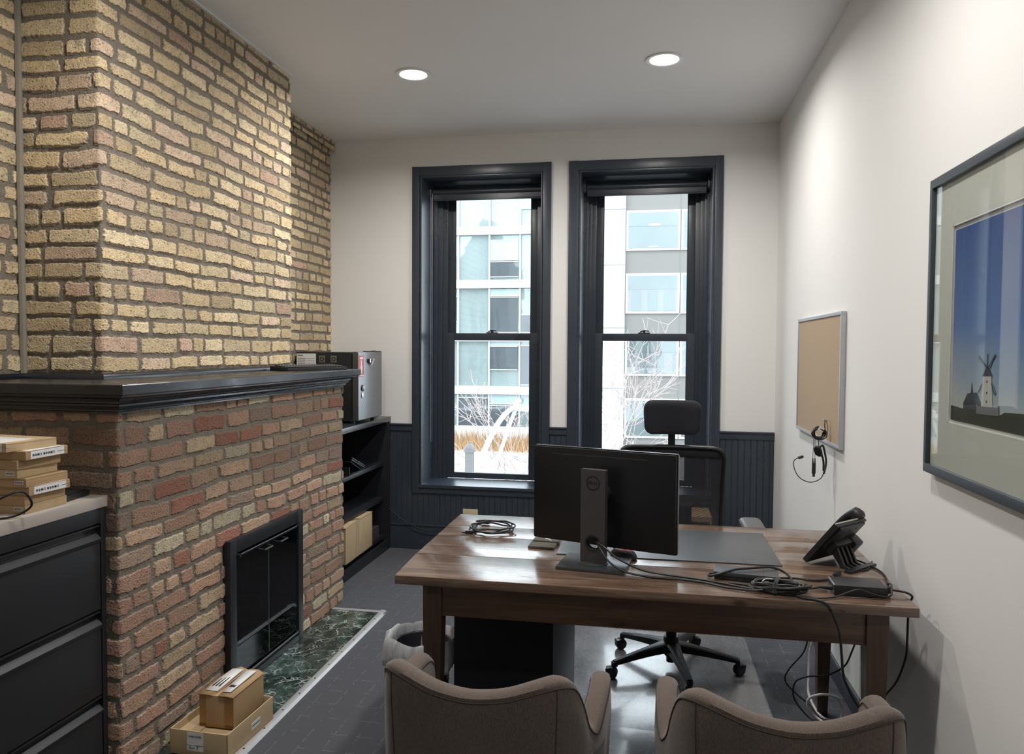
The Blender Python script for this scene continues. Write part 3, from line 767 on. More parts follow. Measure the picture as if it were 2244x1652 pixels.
t = thing('carton_box', 'tall tan cardboard box on the bottom shelf of the bookcase', 'cardboard box', (-2.05, 4.86, .113), R(1))
b = MB().box(-.13, .125, -.26, .245, 0, .245, bev=.003)
obj('box_body', b, M_CARD2, t, world=False)
obj('packing_tape', MB().box(.1252, .1262, -.075, -.02, .003, .243).box(-.13, .1262, -.075, -.02, .2452, .2462), plain('clear_tape', (.50, .40, .27), .25), t, world=False)
fl = MB().box(-.10, .127, -.255, -.08, .246, .249, M=Matrix.Rotation(R(3), 4, 'X') @ Matrix.Translation((0, 0, .008))).box(-.10, .127, -.015, .243, .246, .249, M=Matrix.Rotation(R(-1), 4, 'X') @ Matrix.Translation((0, 0, .002)))
obj('top_flaps', fl, M_CARD2, t, world=False)
t = thing('small_box', 'small dark box with white corner tag behind the tan box on the bottom shelf', 'box', (-2.02, 5.26, .113))
obj('box_body', MB().box(-.10, .05, -.10, .10, 0, .085, bev=.002), plain('dark_grey_card', (.05, .05, .055), .6), t, world=False)
obj('paper_tag', MB().box(.0502, .0510, -.09, -.07, .01, .055), M_STICK, t, world=False)
t = thing('ring_binder', 'black binder leaning on its back on the upper bookcase shelf', 'binder', (-2.06, 4.90, .673), R(4))
M_ = Matrix.Rotation(R(-38), 4, 'X')
obj('cover', MB().box(-.12, .10, -.17, .16, 0, .004, bev=.001).box(-.12, .10, -.17, .13, .022, .026, bev=.001, M=Matrix.Translation((0, 0, .01)) @ Matrix.Rotation(R(-22), 4, 'X')).box(-.12, .10, -.175, -.165, 0, .06), M_BLACKP, t, world=False)
b = MB().box(-.11, .098, -.02, .16, .0, .003, M=Matrix.Translation((0, .01, .02)) @ Matrix.Rotation(R(-33), 4, 'X') @ Matrix.Translation((0, -.10, .07)))
obj('clear_sleeve', MB().cyl((.101, -.13, .105), (.101, .145, .012), .004, seg=8).cyl((.101, -.12, .118), (.101, .16, .022), .003, seg=8), M_ALU, t, world=False)

# mini fridge
t = thing('mini_fridge', 'small black fridge with brushed steel door on top of the bookcase', 'fridge', (-2.16, 5.09, 1.012))
obj('cabinet_shell', MB().box(-2.39, -1.985, 4.865, 5.320, 1.032, 1.502, bev=.004), M_BLACKP, t)
def steel():
    q = NT('brushed_steel_door'); o = q.coord()
    q.set(color=q.mix(q.noise(q.map(o, scale=(1, 1, 120)), 3, 2), (.20, .205, .215), (.27, .275, .285)), rough=.3, metal=.9); return q.m
d = obj('door', MB().box(-1.980, -1.935, 4.862, 5.323, 1.034, 1.506, bev=.008, seg=3), steel(), t)
obj('hinge', MB().box(-2.02, -1.935, 5.16, 5.315, 1.505, 1.512, bev=.002).box(-1.96, -1.94, 5.18, 5.22, 1.500, 1.514, bev=.002), M_BLACK, t)
for x in (-2.34, -1.99):
    for y in (4.90, 5.27): obj('foot', MB().cyl((x, y, 1.012), (x, y, 1.033), .014), M_BLACK, t)
M_RED_ = plain('red_print', (.52, .04, .05), .4)
b = MB().box(-1.9352, -1.9335, 4.872, 4.955, 1.335, 1.480, bev=.001)
s = obj('magnet_card', b, M_RED_, d, 'red fridge magnet card with white edges and grey figure')
# (things held on the fridge by magnetism)
t2 = thing('round_magnet', 'round black and white magnet on the fridge door', 'magnet', (-1.9345, 4.935, 1.255))
obj('disc', MB().lathe([(.001, 0), (.022, 0), (.022, .006), (.001, .007)], 20, face_mat((0, 0, 0), (0, 1, 0), (0, 0, 1))), M_BLACK, t2, world=False)
obj('print', MB().lathe([(.001, 0), (.012, 0), (.012, .001), (.001, .0012)], 16, face_mat((.0075, .006, .004), (0, 1, 0), (0, 0, 1))), M_STICK, t2, world=False)
t2 = thing('silver_magnet', 'silver oval magnet below the round black one on the fridge door', 'magnet', (-1.9345, 4.932, 1.205))
obj('disc', MB().lathe([(.001, 0), (.015, 0), (.017, .004), (.001, .008)], 20, face_mat((0, 0, 0), (0, 1, 0), (0, 0, 1)) @ Matrix.Diagonal((1, 1.25, 1, 1))), M_ALU, t2, world=False)
t2 = thing('hook_magnet', 'small silver clip magnet near the top middle of the fridge door', 'magnet', (-1.9345, 5.07, 1.44))
obj('clip_plate', MB().box(0, .010, -.022, .022, -.016, .016, bev=.003), M_BLACK, t2, world=False)
obj('lever', MB().prism([(.010, -.03), (.028, .012), (.024, .018), (.010, -.005)], -.004, .030, axis='y').box(.008, .018, -.030, -.004, -.012, .018, bev=.003), M_CHROME, t2, world=False)
# white graphics on the red card
M_GREYP = plain('grey_print', (.45, .45, .50), .5)
b = MB().box(-1.9337, -1.9330, 4.885, 4.945, 1.455, 1.470).lathe([(.001, 0), (.010, 0), (.010, .0006), (.001, .0006)], 10, face_mat((-1.9333, 4.915, 1.44), (0, 1, 0), (0, 0, 1))).box(-1.9337, -1.9330, 4.905, 4.925, 1.355, 1.435, bev=.0003).box(-1.9337, -1.9330, 4.897, 4.903, 1.38, 1.41).box(-1.9337, -1.9330, 4.927, 4.933, 1.38, 1.41).box(-1.9337, -1.9330, 4.88, 4.95, 1.340, 1.348)
# energy label and two stickers on the left side of the fridge
l = obj('energy_label', MB().box(-2.386, -2.245, 4.8636, 4.8646, 1.37, 1.492), M_STICK, t, 'white printed information label')
bb = MB()
for q in range(7): bb.box(-2.378, -2.32, 4.8630, 4.8636, 1.385+q*.012, 1.388+q*.012); bb.box(-2.31, -2.253, 4.8630, 4.8636, 1.385+q*.012, 1.387+q*.012)
bb.box(-2.378, -2.34, 4.8630, 4.8636, 1.476, 1.484)
obj('printed_lines', bb, plain('grey_ink', (.2, .2, .2), .6), l)
for x in (-2.20, -2.115):
    l = obj('round_sticker', MB().box(x-.021, x+.021, 4.8636, 4.8646, 1.432, 1.478, bev=.0003), plain('dull_silver_sticker', (.15, .14, .12), .35), t)
    obj('sticker_ring', MB().lathe([(.009, 0), (.015, 0), (.015, .0006), (.009, .0006)], 18, face_mat((x, 4.8636, 1.455), (1, 0, 0), (0, 0, 1)), cap=False), M_BLACK, l)
dd = obj('card_print', b, M_STICK, t, 'white and grey print on the red card')

# keyboard on the mantel
t = thing('keyboard', 'black computer keyboard lying on the mantel shelf end, in front of the fridge', 'keyboard', (-1.875, 3.985, 1.405), R(66))
obj('keyboard_case', MB().prism([(-.075, .0), (.075, .0), (.075, .024), (.045, .026), (-.075, .016)], -.215, .215, axis='x', bev=.0025), M_BLACKP, t, world=False)
b = MB()
for r_ in range(5):
    y = -.058+r_*.0215; z = .0175+(r_*.0018)
    x = -.205; k = 0
    while x < .19:
        ww = .017 if not (r_ == 0 and -.12 < x < -.02) else .10
        if r_ and (.078 < x < .088): x += .008; continue
        b.box(x, x+ww, y, y+.017, z, z+.007, bev=.002, seg=1); x += ww+.002
obj('keys', b, plain('dark_grey_keys', (.03, .03, .034), .45), t, world=False, stuff=True)

# ================================================================== desk
DZ = .762
t = thing('desk', 'long dark reclaimed wood farmhouse table used as a desk in the middle of the room', 'desk', (-.015, 2.87, 0))
plank_y = [2.405, 2.700, 2.985, 3.160, 3.385]
pm = []
for i in range(4):
    b = MB(); x0, x1 = -.845, .815
    b.box(x0+random.uniform(-.002, .002), x1+random.uniform(-.002, .002), plank_y[i]+.0007, plank_y[i+1]-.0007, DZ-.030, DZ, bev=.004, seg=2)
    if i == 0:
        # worn chipped front corner
        for v in b.bm.verts:
            if v.co.x < x0+.02 and v.co.y < plank_y[0]+.02: v.co += Vector((.012, .010, 0))
    obj('tabletop_plank', b, M_DESK, t)
lw = .064
for (x, y) in ((-.745, 2.455), (.680, 2.455), (-.745, 3.275), (.712, 3.275)):
    b = MB(); bb = bmesh.new(); top = [(x, y), (x+lw, y), (x+lw, y+lw), (x, y+lw)]
    sx = .014 if x < 0 else -.014; sy = .014 if y < 3 else -.014
    ix = (x+lw if x < 0 else x); bot = []
    def ring(z, k): 
        c = (x+lw/2, y+lw/2); return [bb.verts.new((c[0]+(px-c[0])*k, c[1]+(py-c[1])*k, z)) for px, py in top]
    r0, r1, r2 = ring(0, .62), ring(.60, 1), ring(DZ-.03, 1)
    for a, c in ((r0, r1), (r1, r2)):
        for i in range(4): bb.faces.new((a[i], a[(i+1) % 4], c[(i+1) % 4], c[i]))
    bb.faces.new(r0[::-1]); bb.faces.new(r2); b.merge(bb)
    obj('leg', b, M_DESKL, t)
ap = .115
obj('front_apron', MB().box(-.745+lw, .680, 2.463, 2.487, DZ-.03-ap, DZ-.031, bev=.002), M_DESKA, t)
obj('back_apron', MB().box(-.745+lw, .712, 3.300, 3.322, DZ-.03-ap, DZ-.031, bev=.002), M_DESKA, t)
obj('side_apron', MB().box(-.735, -.712, 2.455+lw, 3.275, DZ-.03-ap, DZ-.031, bev=.002), M_DESKA, t)
obj('side_apron', MB().box(.712, .735, 2.455+lw, 3.275, DZ-.03-ap, DZ-.031, bev=.002), M_DESKA, t)

# desk pad
def pad_mat():
    q = NT('grey_felt_leather_pad'); o = q.coord(); n = q.noise(o, 350, 2)
    q.set(color=q.mix(n, (.045, .052, .060), (.075, .085, .095)), rough=.33, spec=.5); q.bump(n, .15, .001); return q.m
o = obj('desk_pad', MB().box(-.325, .485, 2.782, 3.262, DZ, DZ+.004, bev=.0015), pad_mat())
tag(o, 'large dark grey rectangular desk pad lying on the wooden desk under the monitor', 'desk pad')

# monitor seen from behind
t = thing('monitor', 'black flat computer monitor seen from behind on a grey stand, on the desk', 'monitor', (-.178, 2.66, DZ), R(-18))
w2, h2, zc = .279, .178, .990-DZ; yb = .092
def rrect(x0, x1, z0, z1, r, n=5):
    P = []
    for cx, cz, a0 in ((x1-r, z1-r, 0), (x0+r, z1-r, 90), (x0+r, z0+r, 180), (x1-r, z0+r, 270)):
        for k in range(n+1):
            a = R(a0+90*k/n); P.append((cx+r*math.cos(a), cz+r*math.sin(a)))
    return P
b = MB(); cx = -.004
P = rrect(cx-w2, cx+w2, zc-h2, zc+h2, .006)
b.prism(P, yb, yb+.012, axis='y', bev=.0015)
b2 = MB(); zz = lambda s: zc-h2-.0
Pb = [(cx-w2+.004, zc+h2-.004), (cx+w2-.004, zc+h2-.004), (cx+w2-.004, zc-h2+.004), (cx+w2-.08, zc-h2+.001), (cx+.02, zc-h2+.001), (cx-w2+.09, zc-h2+.006), (cx-w2+.004, zc-h2+.010)]
b.prism(Pb, yb-.010, yb+.002, axis='y', bev=.004)
obj('rear_housing', b, plain('smooth_black_plastic', (.007, .0075, .009), .33), t, world=False)
obj('screen_frame', MB().prism(P, yb+.0118, yb+.016, axis='y', bev=.001), plain('silver_bezel', (.35, .36, .38), .3, metal=.7), t, 'thin silver edge of the monitor', world=False)
obj('screen', MB().box(cx-w2+.008, cx+w2-.008, yb+.0155, yb+.0168, zc-h2+.014, zc+h2-.008), plain('dark_screen', (.01, .01, .012), .15), t, world=False)
obj('vent_slot', MB().box(cx-.20, cx+.17, yb-.0108, yb-.0098, zc+h2-.030, zc+h2-.025), M_INK, t, world=False)
obj('mount_plate', MB().cyl((0, .026, zc+.02), (0, yb-.009, zc+.02), .034), M_BLACKP, t, world=False)
M_STAND = plain('warm_grey_metal', (.085, .080, .082), .40, metal=.55, scale=80)
M_STANDB = plain('dark_grey_base_metal', (.105, .110, .118), .34, metal=.7, scale=80)
# column with a round cable hole: built as a plate with an octagonal-fine opening
def plate_with_hole(x0, x1, z0, z1, hz_, r, y0, y1, n=32):
    bb = bmesh.new(); out = []; inn = []
    for k in range(n):
        a = 2*PI*k/n+PI/4; dx, dz = math.cos(a), math.sin(a)
        inn.append((r*dx, hz_+r*dz))
    side = [(x0, z0), (x1, z0), (x1, z1), (x0, z1)]
    # square ring round the hole, then a slab above and below
    s = x1-(x0+x1)/2
    for k in range(n):
        a = 2*PI*k/n+PI/4; dx, dz = math.cos(a), math.sin(a); m = s/max(abs(dx), abs(dz)); out.append((dx*m, hz_+dz*m))
    for yy, fl in ((y0, 1), (y1, -1)):
        I = [bb.verts.new((p[0], yy, p[1])) for p in inn]; O = [bb.verts.new((p[0], yy, p[1])) for p in out]
        for k in range(n):
            q = (I[k], O[k], O[(k+1) % n], I[(k+1) % n]); bb.faces.new(q if fl > 0 else q[::-1])
        if yy == y0: I0, O0 = I, O
    for k in range(n):
        bb.faces.new((I0[k], I0[(k+1) % n], I[(k+1) % n], I[k])); bb.faces.new((O0[(k+1) % n], O0[k], O[k], O[(k+1) % n]))
    bmesh.ops.recalc_face_normals(bb, faces=bb.faces)
    return bb, s
hzc = .085; bb, s = plate_with_hole(-.046, .046, 0, 0, hzc, .024, -.013, .013)
b = MB(); b.merge(bb); b.box(-.046, .046, -.013, .013, hzc+.046, .345).box(-.046, .046, -.013, .013, .010, hzc-.046)
b.box(-.040, .040, .013, .030, hzc+.06, .33, bev=.004)
col_ = obj('stand_column', b, M_STAND, t, 'brushed grey monitor column with a round cable hole', world=False)
obj('cable_hole_ring', MB().lathe([(.024, -.001), (.0285, -.001), (.0285, .0015), (.024, .0015)], 32, face_mat((0, -.0135, hzc), (1, 0, 0), (0, 0, 1)), cap=False), M_BLACKP, col_, world=False)
M_LOGO = plain('dark_logo_metal', (.022, .022, .024), .25, metal=.5)
b = MB().lathe([(.0225, 0), (.0250, 0), (.0250, .0010), (.0225, .0010)], 40, face_mat((0, -.0130, .298), (1, 0, 0), (0, 0, 1)), cap=False)
FM = face_mat((0, -.0134, .298), (1, 0, 0), (0, 0, 1))
for ch, dx, rot in (('D', -.0135, 0), ('E', -.0035, 28), ('L', .0060, 0), ('L', .0140, 0)):
    text_mb(ch, .0155, FM @ Matrix.Translation((dx, 0, 0)) @ Matrix.Rotation(R(rot), 4, 'Z'), .0007, mb=b)
obj('round_logo', b, M_LOGO, col_, world=False)
BR = Matrix.Rotation(R(10), 4, 'Z')
obj('stand_base', MB().box(-.118, .122, -.085, .105, .0, .011, bev=.0035, M=BR), M_STANDB, t, world=False)
obj('base_collar', MB().lathe([(.052, .011), (.052, .0135), (.049, .0145)], 40, Matrix.Rotation(0, 4, 'Z')), M_STANDB, t, world=False)

# mouse
t = thing('computer_mouse', 'black and red computer mouse between the monitor stand and the desk pad', 'mouse', (-.076, 2.783, DZ+.0042), R(60))
def blob(ax, ay, az, n=20, m=10, flat=.0):
    P = []
    for i in range(n):
        a = 2*PI*i/n; row = []
        for j in range(m+1):
            e = PI/2*j/m; r = math.cos(e)**.7 if j < m else 0
            row.append((ax*r*math.cos(a)*(1-.12*math.sin(a)), ay*r*math.sin(a), az*math.sin(e)))
        P.append(row)
    return P
obj('mouse_body', MB().grid(blob(.031, .055, .034), True), M_BLACKP, t, world=False)
obj('top_shell', MB().grid([[(p[0]*.82, p[1]*.90, p[2]*.92+.0045) for p in r_[3:]] for r_ in blob(.031, .055, .034)], True), plain('red_plastic', (.55, .02, .03), .3), t, 'glossy red top shell', world=False)
obj('scroll_wheel', MB().lathe([(.008, -.003), (.009, 0), (.008, .003)], 14, Matrix.Translation((0, .035, .026)) @ Matrix.Rotation(PI/2, 4, 'Y')), M_BLACK, t, world=False)

# cloth pouch
t = thing('cloth_pouch', 'small olive grey folded cloth pouch with a pale print, left of the desk pad', 'pouch', (-.388, 2.905, DZ), R(-4))
M_POUCH = fabric_mat('olive_grey_cloth', (.075, .070, .055), (.135, .125, .10), 300)
obj('lower_fold', MB().box(-.052, .050, -.063, .012, 0, .010, bev=.004), M_POUCH, t, world=False)
obj('upper_fold', MB().box(-.050, .053, .010, .064, 0, .015, bev=.005), M_POUCH, t, world=False)
b = MB()
for k, (x, y, r_) in enumerate(((.0, .045, .006), (.010, .040, .005), (.018, .030, .004), (.024, .018, .003), (.006, .052, .003))): b.lathe([(.0005, 0), (r_, 0), (r_, .0006), (.0005, .0007)], 10, Matrix.Translation((x, y, .0148)))
obj('pale_print', b, M_STICK, t, world=False)

# coiled cables, left of the monitor
t = thing('coiled_cable', 'black cable coiled in a ring on the bare left end of the desk', 'cable', (-.637, 3.10, DZ))
pts = []
for k in range(64):
    a = 2*PI*k/16+2.6; rr = .082+.012*math.sin(k*.9)+.006*math.cos(k*2.3)
    pts.append((rr*math.cos(a)*1.02, rr*1.12*math.sin(a), .0045+k*.00028+.003*abs(math.sin(k*.5))))
pts += [(-.085, .070, .020), (-.060, .095, .012)]
obj('cord', MB().tube(pts, .0036, 7, 3), M_CABLE, t, world=False)
obj('connector', MB().box(-.112, -.072, -.075, -.058, .003, .016, bev=.004, M=Matrix.Rotation(R(12), 4, 'Z')).box(-.125, -.110, -.071, -.062, .006, .012, M=Matrix.Rotation(R(12), 4, 'Z')), M_BLACKP, t, world=False)
obj('connector', MB().box(-.092, -.055, .078, .094, .003, .016, bev=.004, M=Matrix.Rotation(R(-14), 4, 'Z')).box(-.105, -.090, .081, .090, .006, .012, M=Matrix.Rotation(R(-14), 4, 'Z')), M_BLACKP, t, world=False)

# two leads from the stand hole to the bundle
HL = Vector((-.165, 2.66, DZ+.085))
for k, (pts, lab_) in enumerate((([(-.15, 2.71, .84), (-.166, 2.655, .847), (-.150, 2.61, .835), (-.115, 2.575, .800), (-.06, 2.56, .775), (.028, 2.548, .767), (.117, 2.541, .767), (.197, 2.521, .767), (.259, 2.485, .767), (.336, 2.462, .769), (.37, 2.455, .775)], 'black cable from the monitor stand hole to the bundle, nearer the desk front'),
                                 ([(-.16, 2.71, .85), (-.172, 2.655, .852), (-.140, 2.62, .842), (-.088, 2.60, .808), (-.01, 2.59, .778), (.059, 2.588, .768), (.164, 2.562, .767), (.249, 2.530, .767), (.336, 2.482, .769), (.37, 2.475, .775)], 'black cable from the monitor stand hole to the bundle, farther from the desk front'))):
    tag(obj('monitor_cable', MB().tube(pts, .0036, 8, 5), M_CABLE), lab_, 'cable')

# docking station
t = thing('docking_station', 'low dark grey rectangular docking station at the desk front, behind the cable bundle', 'docking station', (.335, 2.612, DZ), R(-9))
M_DOCK = plain('dark_grey_dock_shell', (.050, .053, .058), .38)
obj('lower_shell', MB().box(-.098, .104, -.045, .045, .001, .016, bev=.003), M_BLACKP, t, world=False)
d = obj('top_shell', MB().box(-.100, .106, -.047, .047, .015, .028, bev=.003), M_DOCK, t, world=False)
obj('seam', MB().box(.058, .0588, -.0468, .0468, .0278, .0284), M_INK, d, world=False)
b = MB()
for x in (-.07, -.045, -.02, .01, .035): b.box(x, x+.014, -.0456, -.0446, .005, .012)
obj('ports', b, M_INK, t, world=False)
tag(obj('dock_cable', MB().tube([(.24, 2.615, .772), (.215, 2.600, .774), (.217, 2.575, .775), (.245, 2.570, .785), (.30, 2.590, .797), (.348, 2.607, .799), (.42, 2.640, .797), (.462, 2.640, .785), (.482, 2.61, .772), (.478, 2.574, .768), (.45, 2.535, .768), (.40, 2.525, .770), (.33, 2.52, .769), (.275, 2.535, .768)], .0042, 8, 5), M_CABLE), 'thick black cable looping over the top of the docking station', 'cable')
t = thing('dock_lead', 'black cable with a silver-tipped connector pointing at the phone base', 'cable', (.456, 2.62, DZ))
obj('cord', MB().tube([(.44, 2.607, .772), (.50, 2.625, .768), (.554, 2.618, .767), (.600, 2.635, .767), (.632, 2.672, .769)], .0036, 8, 5), M_CABLE, t)
obj('plug', MB().box(-.0065, .0065, -.024, .024, -.006, .006, bev=.003, M=Matrix.Translation((.647, 2.695, .7705)) @ Matrix.Rotation(R(-33), 4, 'Z')), M_BLACKP, t)
obj('connector_tip', MB().box(-.0042, .0042, .022, .034, -.0018, .0018, bev=.001, M=Matrix.Translation((.647, 2.695, .7705)) @ Matrix.Rotation(R(-33), 4, 'Z')), M_CHROME, t)

# strapped bundle
t = thing('cable_bundle', 'thick bundle of looped black cables held by a strap at the desk front', 'cable', (.425, 2.487, DZ))
def loops(n, rx, ry, seed, z0):
    rnd = random.Random(seed); P = []
    for k in range(n*10):
        a = 2*PI*k/10; q = rnd.uniform(-.005, .005)
        P.append(((rx+q*1.5)*math.cos(a), (ry+q)*math.sin(a)*(.75+.25*abs(math.cos(a))), z0+.016+.012*math.sin(a*1.0+seed)+rnd.uniform(-.003, .004)))
    return P
Mr = Matrix.Rotation(R(-12), 4, 'Z')
for s_, (n, rx, ry) in enumerate(((6, .078, .034), (5, .066, .044), (4, .088, .047), (4, .072, .028))):
    obj('cord', MB().tube(loops(n, rx, ry, s_, 0), .0036, 7, 3, M=Mr), M_CABLE, t, world=False)
obj('strap', MB().tube([(-.012, -.044, .006), (-.012, -.030, .030), (-.008, 0, .036), (-.004, .030, .034), (0, .046, .008)], .006, 8, 4, M=Mr).xform(Matrix.Diagonal((1, 1, 1, 1))), M_BLKFAB, t, world=False)
obj('tie', MB().tube([(-.055, -.012, .034), (-.04, .0, .040), (-.025, -.004, .041), (-.02, .006, .038), (-.03, .008, .037), (-.05, .004, .036)], .0016, 6, 4), plain('clear_tie', (.5, .5, .52), .2), t, 'pale translucent twist tie', world=False)

# power brick
t = thing('power_brick', 'black power supply brick at the right front end of the desk, near the wall', 'power adapter', (.668, 2.528, DZ), R(-2))
obj('brick_body', MB().box(-.078, .078, -.048, .048, .001, .034, bev=.005), M_BLACKP, t, world=False)
obj('end_line', MB().box(-.0785, -.0745, -.044, .044, .030, .0345, bev=.001), M_ALU, t, 'thin pale edge line', world=False)
obj('strain_relief', MB().lathe([(.009, 0), (.008, .012), (.0055, .03), (.0042, .04)], 12, Matrix.Translation((-.078, -.010, .014)) @ Matrix.Rotation(-PI/2, 4, 'Y')), M_BLACKP, t, world=False)
obj('output_lead', MB().tube([(-.112, -.010, .014), (-.13, -.016, .010), (-.155, -.022, .008), (-.18, -.026, .012)], .0036, 8, 4), M_CABLE, t, world=False)
obj('mains_plug', MB().box(.076, .100, -.012, .012, .006, .026, bev=.004), M_BLACKP, t, world=False)
tag(obj('mains_cord', MB().tube([(.766, 2.524, .778), (.79, 2.52, .777), (.812, 2.515, .774), (.829, 2.52, .762), (.834, 2.55, .735), (.836, 2.573, .689), (.836, 2.577, .60), (.834, 2.58, .546), (.832, 2.649, .44), (.828, 2.748, .345), (.82, 2.85, .24), (.81, 2.95, .12), (.80, 3.0, .01)], .0036, 8, 5), M_CABLE), 'black mains cable dropping behind the right end of the desk beside the wall', 'cable')
tag(obj('hanging_cable', MB().tube([(.470, 2.440, .768), (.489, 2.425, .766), (.515, 2.418, .766), (.535, 2.404, .7655), (.55, 2.397, .758), (.563, 2.394, .738), (.584, 2.39, .68), (.592, 2.39, .611), (.600, 2.39, .543), (.63, 2.40, .476), (.665, 2.43, .42), (.72, 2.55, .30), (.76, 2.72, .12), (.77, 2.85, .01)], .0040, 8, 5), M_CABLE), 'black cable hanging over the front edge of the desk', 'cable')
tag(obj('telephone_cable', MB().tube([(.715, 2.85, .785), (.738, 2.895, .775), (.775, 2.88, .768), (.805, 2.80, .766), (.808, 2.72, .766), (.782, 2.60, .767), (.768, 2.555, .788), (.768, 2.525, .7945), (.762, 2.50, .786), (.755, 2.478, .776), (.735, 2.468, .772), (.70, 2.466, .778), (.66, 2.466, .790), (.625, 2.464, .780), (.585, 2.450, .768), (.53, 2.428, .767), (.49, 2.44, .767)], .0030, 8, 5), M_CABLE), 'thin black cord running from the phone over the power brick to the bundle', 'cable')
tag(obj('phone_lead', MB().tube([(.70, 2.845, .782), (.728, 2.80, .768), (.745, 2.775, .7655), (.775, 2.80, .7655), (.800, 2.86, .7655), (.815, 2.90, .766)], .0032, 8, 5), M_CABLE), 'short black cord curling in front of the phone stand', 'cable')

# desk phone, seen from the back: local x = width, local -y = towards the rear foot
t = thing('desk_phone', 'black desk phone with handset, seen from behind at the right end of the desk', 'phone', (.64, 2.905, DZ), R(46.3))
b_ang = math.atan2(.155, .118)
PM = Matrix.Translation((0, 0, .008)) @ Matrix.Rotation(-(PI/2-0)+0, 4, 'X')
def lean(x, s, n):
    """x along width, s up the leaning body, n out of its face"""
    cy, sy = -.62, .785
    return Vector((x, s*cy-n*(-1)*.785, .004+s*.785+n*.62))
def leanbox(b, x0, x1, s0, s1, n0, n1, bev=.003):
    M = Matrix(((1, 0, 0, 0), (0, -.62, .785, 0), (0, .785, .62, .004), (0, 0, 0, 1)))
    return b.box(x0, x1, s0, s1, n0, n1, bev=bev, M=M)
obj('phone_body', leanbox(leanbox(MB(), -.095, .095, .0, .195, .0, .020, .005), -.080, .080, .085, .19, -.008, .004, .004), M_BLACKP, t, world=False)
obj('edge_line', leanbox(MB(), -.0955, .060, .1935, .1965, .012, .016, .0005), plain('grey_trim_line', (.45, .43, .38), .4), t, 'pale trim line along the top edge', world=False)
obj('display', leanbox(MB(), -.085, .02, .11, .185, .020, .022, .001), plain('grey_display', (.12, .13, .13), .2), t, world=False)
b = MB()
for i in range(5):
    for j in range(3): leanbox(b, -.07+j*.03, -.05+j*.03, .015+i*.018, .027+i*.018, .020, .024, .0015)
obj('buttons', b, M_DOCK, t, world=False)
b = MB(); Pm = []
M = Matrix(((1, 0, 0, 0), (0, -.62, .785, 0), (0, .785, .62, .004), (0, 0, 0, 1)))
hs = []
for k in range(25):
    s_ = k/24; yy = -.005+.215*s_
    e = abs(s_-.5)*2; nz_ = .030+.030*(1-e**2.2); th = .010+.013*(e**2)
    if e > .97: th *= .6
    hs.append(((.070, yy, nz_), th))
b.tube([p for p, _ in hs], [q for _, q in hs], 12, 1, M=M)
b.lathe([(.020, .012), (.025, .024), (.022, .040)], 16, M @ Matrix.Translation((.070, .195, 0)))
b.lathe([(.020, .012), (.025, .024), (.022, .040)], 16, M @ Matrix.Translation((.070, .020, 0)))
obj('handset', b, M_BLACKP, t, world=False)
b = MB(); leanbox(b, -.055, .070, .070, .120, -.030, 0, .006)
for x in (-.045, -.018, .010, .035): b.prism([(-.075, .098), (-.115, .012), (-.150, .003), (-.150, 0), (-.105, 0), (-.045, .075)], x, x+.011, axis='x', bev=.0015)
b.box(-.085, .085, -.165, -.140, .0, .010, bev=.003)
b.prism([(-.085, 0), (.085, 0), (.055, .085), (-.050, .085)], .105, .112, axis='y') if False else None
obj('phone_stand', b, M_BLACKP, t, world=False)
obj('rear_hump', leanbox(MB(), .045, .098, .040, .125, -.045, -.002, .012), M_BLACKP, t, world=False)
b = MB()
M2 = M
for x in (-.06, -.01, .035): b.lathe([(.0035, 0), (.0035, .001)], 10, M2 @ Matrix.Translation((x, .172, -.0090)))
obj('screw_holes', b, M_INK, t, world=False)
obj('rating_label', leanbox(MB(), -.04, .0, .128, .155, -.0092, -.0080, .0002), plain('dark_label', (.04, .04, .04), .5), t, world=False)

# ================================================================== pedestal, bin, mat
rp = R(-3)
t = thing('drawer_pedestal', 'tall black metal drawer pedestal standing under the left half of the desk', 'drawer unit', (-.331, 2.75, .0045), rp)
M_PED = plain('grey_black_steel', (.018, .020, .027), .5, spec=.3, scale=4)
obj('pedestal_body', MB().box(-.386, 0, 0, .56, .0, .615, bev=.003), M_PED, t, world=False)
for z in (.03, .225, .42):
    d = obj('drawer', MB().box(-.380, -.006, .56, .576, z, z+.188, bev=.003), M_PED, t, world=False)
    obj('drawer_pull', MB().box(-.26, -.12, .575, .588, z+.15, z+.162, bev=.003), M_BLACK, d, world=False)

t = thing('trash_bin', 'grey waste bin lined with a crumpled translucent white bag, left of the desk leg', 'trash bin', (-.865, 2.845, 0))
M_BIN = plain('grey_plastic_bin', (.05, .055, .065), .4)
H_ = .385
b = MB(); b.lathe([(.09, 0), (.095, .004), (.112, H_-.02), (.116, H_-.018), (.110, H_-.022), (.091, .008), (.001, .006)], 32, cap=False)
obj('bin_body', b, M_BIN, t, world=False)
def bag_mat():
    q = NT('translucent_white_bag'); tr = q.new('ShaderNodeBsdfTransparent'); tl = q.new('ShaderNodeBsdfTranslucent'); tl.inputs[0].default_value = (.75, .78, .80, 1)
    q.set(color=(.85, .87, .89), rough=.28, spec=.5)
    m1 = q.new('ShaderNodeMixShader'); m1.inputs[0].default_value = .35; q.link(q.b.outputs[0], m1.inputs[1]); q.link(tl.outputs[0], m1.inputs[2])
    m2 = q.new('ShaderNodeMixShader'); m2.inputs[0].default_value = .22; q.link(m1.outputs[0], m2.inputs[1]); q.link(tr.outputs[0], m2.inputs[2]); q.link(m2.outputs[0], q.o.inputs[0]); return q.m
rnd = random.Random(3); N = 96
ph = [rnd.uniform(0, 6.28) for _ in range(8)]
def fold(a, k): return .5*math.sin(17*a+ph[0]+k)+.35*math.sin(29*a+ph[1]-k*1.3)+.3*math.sin(41*a+ph[2]+2*k)+.2*math.sin(7*a+ph[3])
rowsP = []
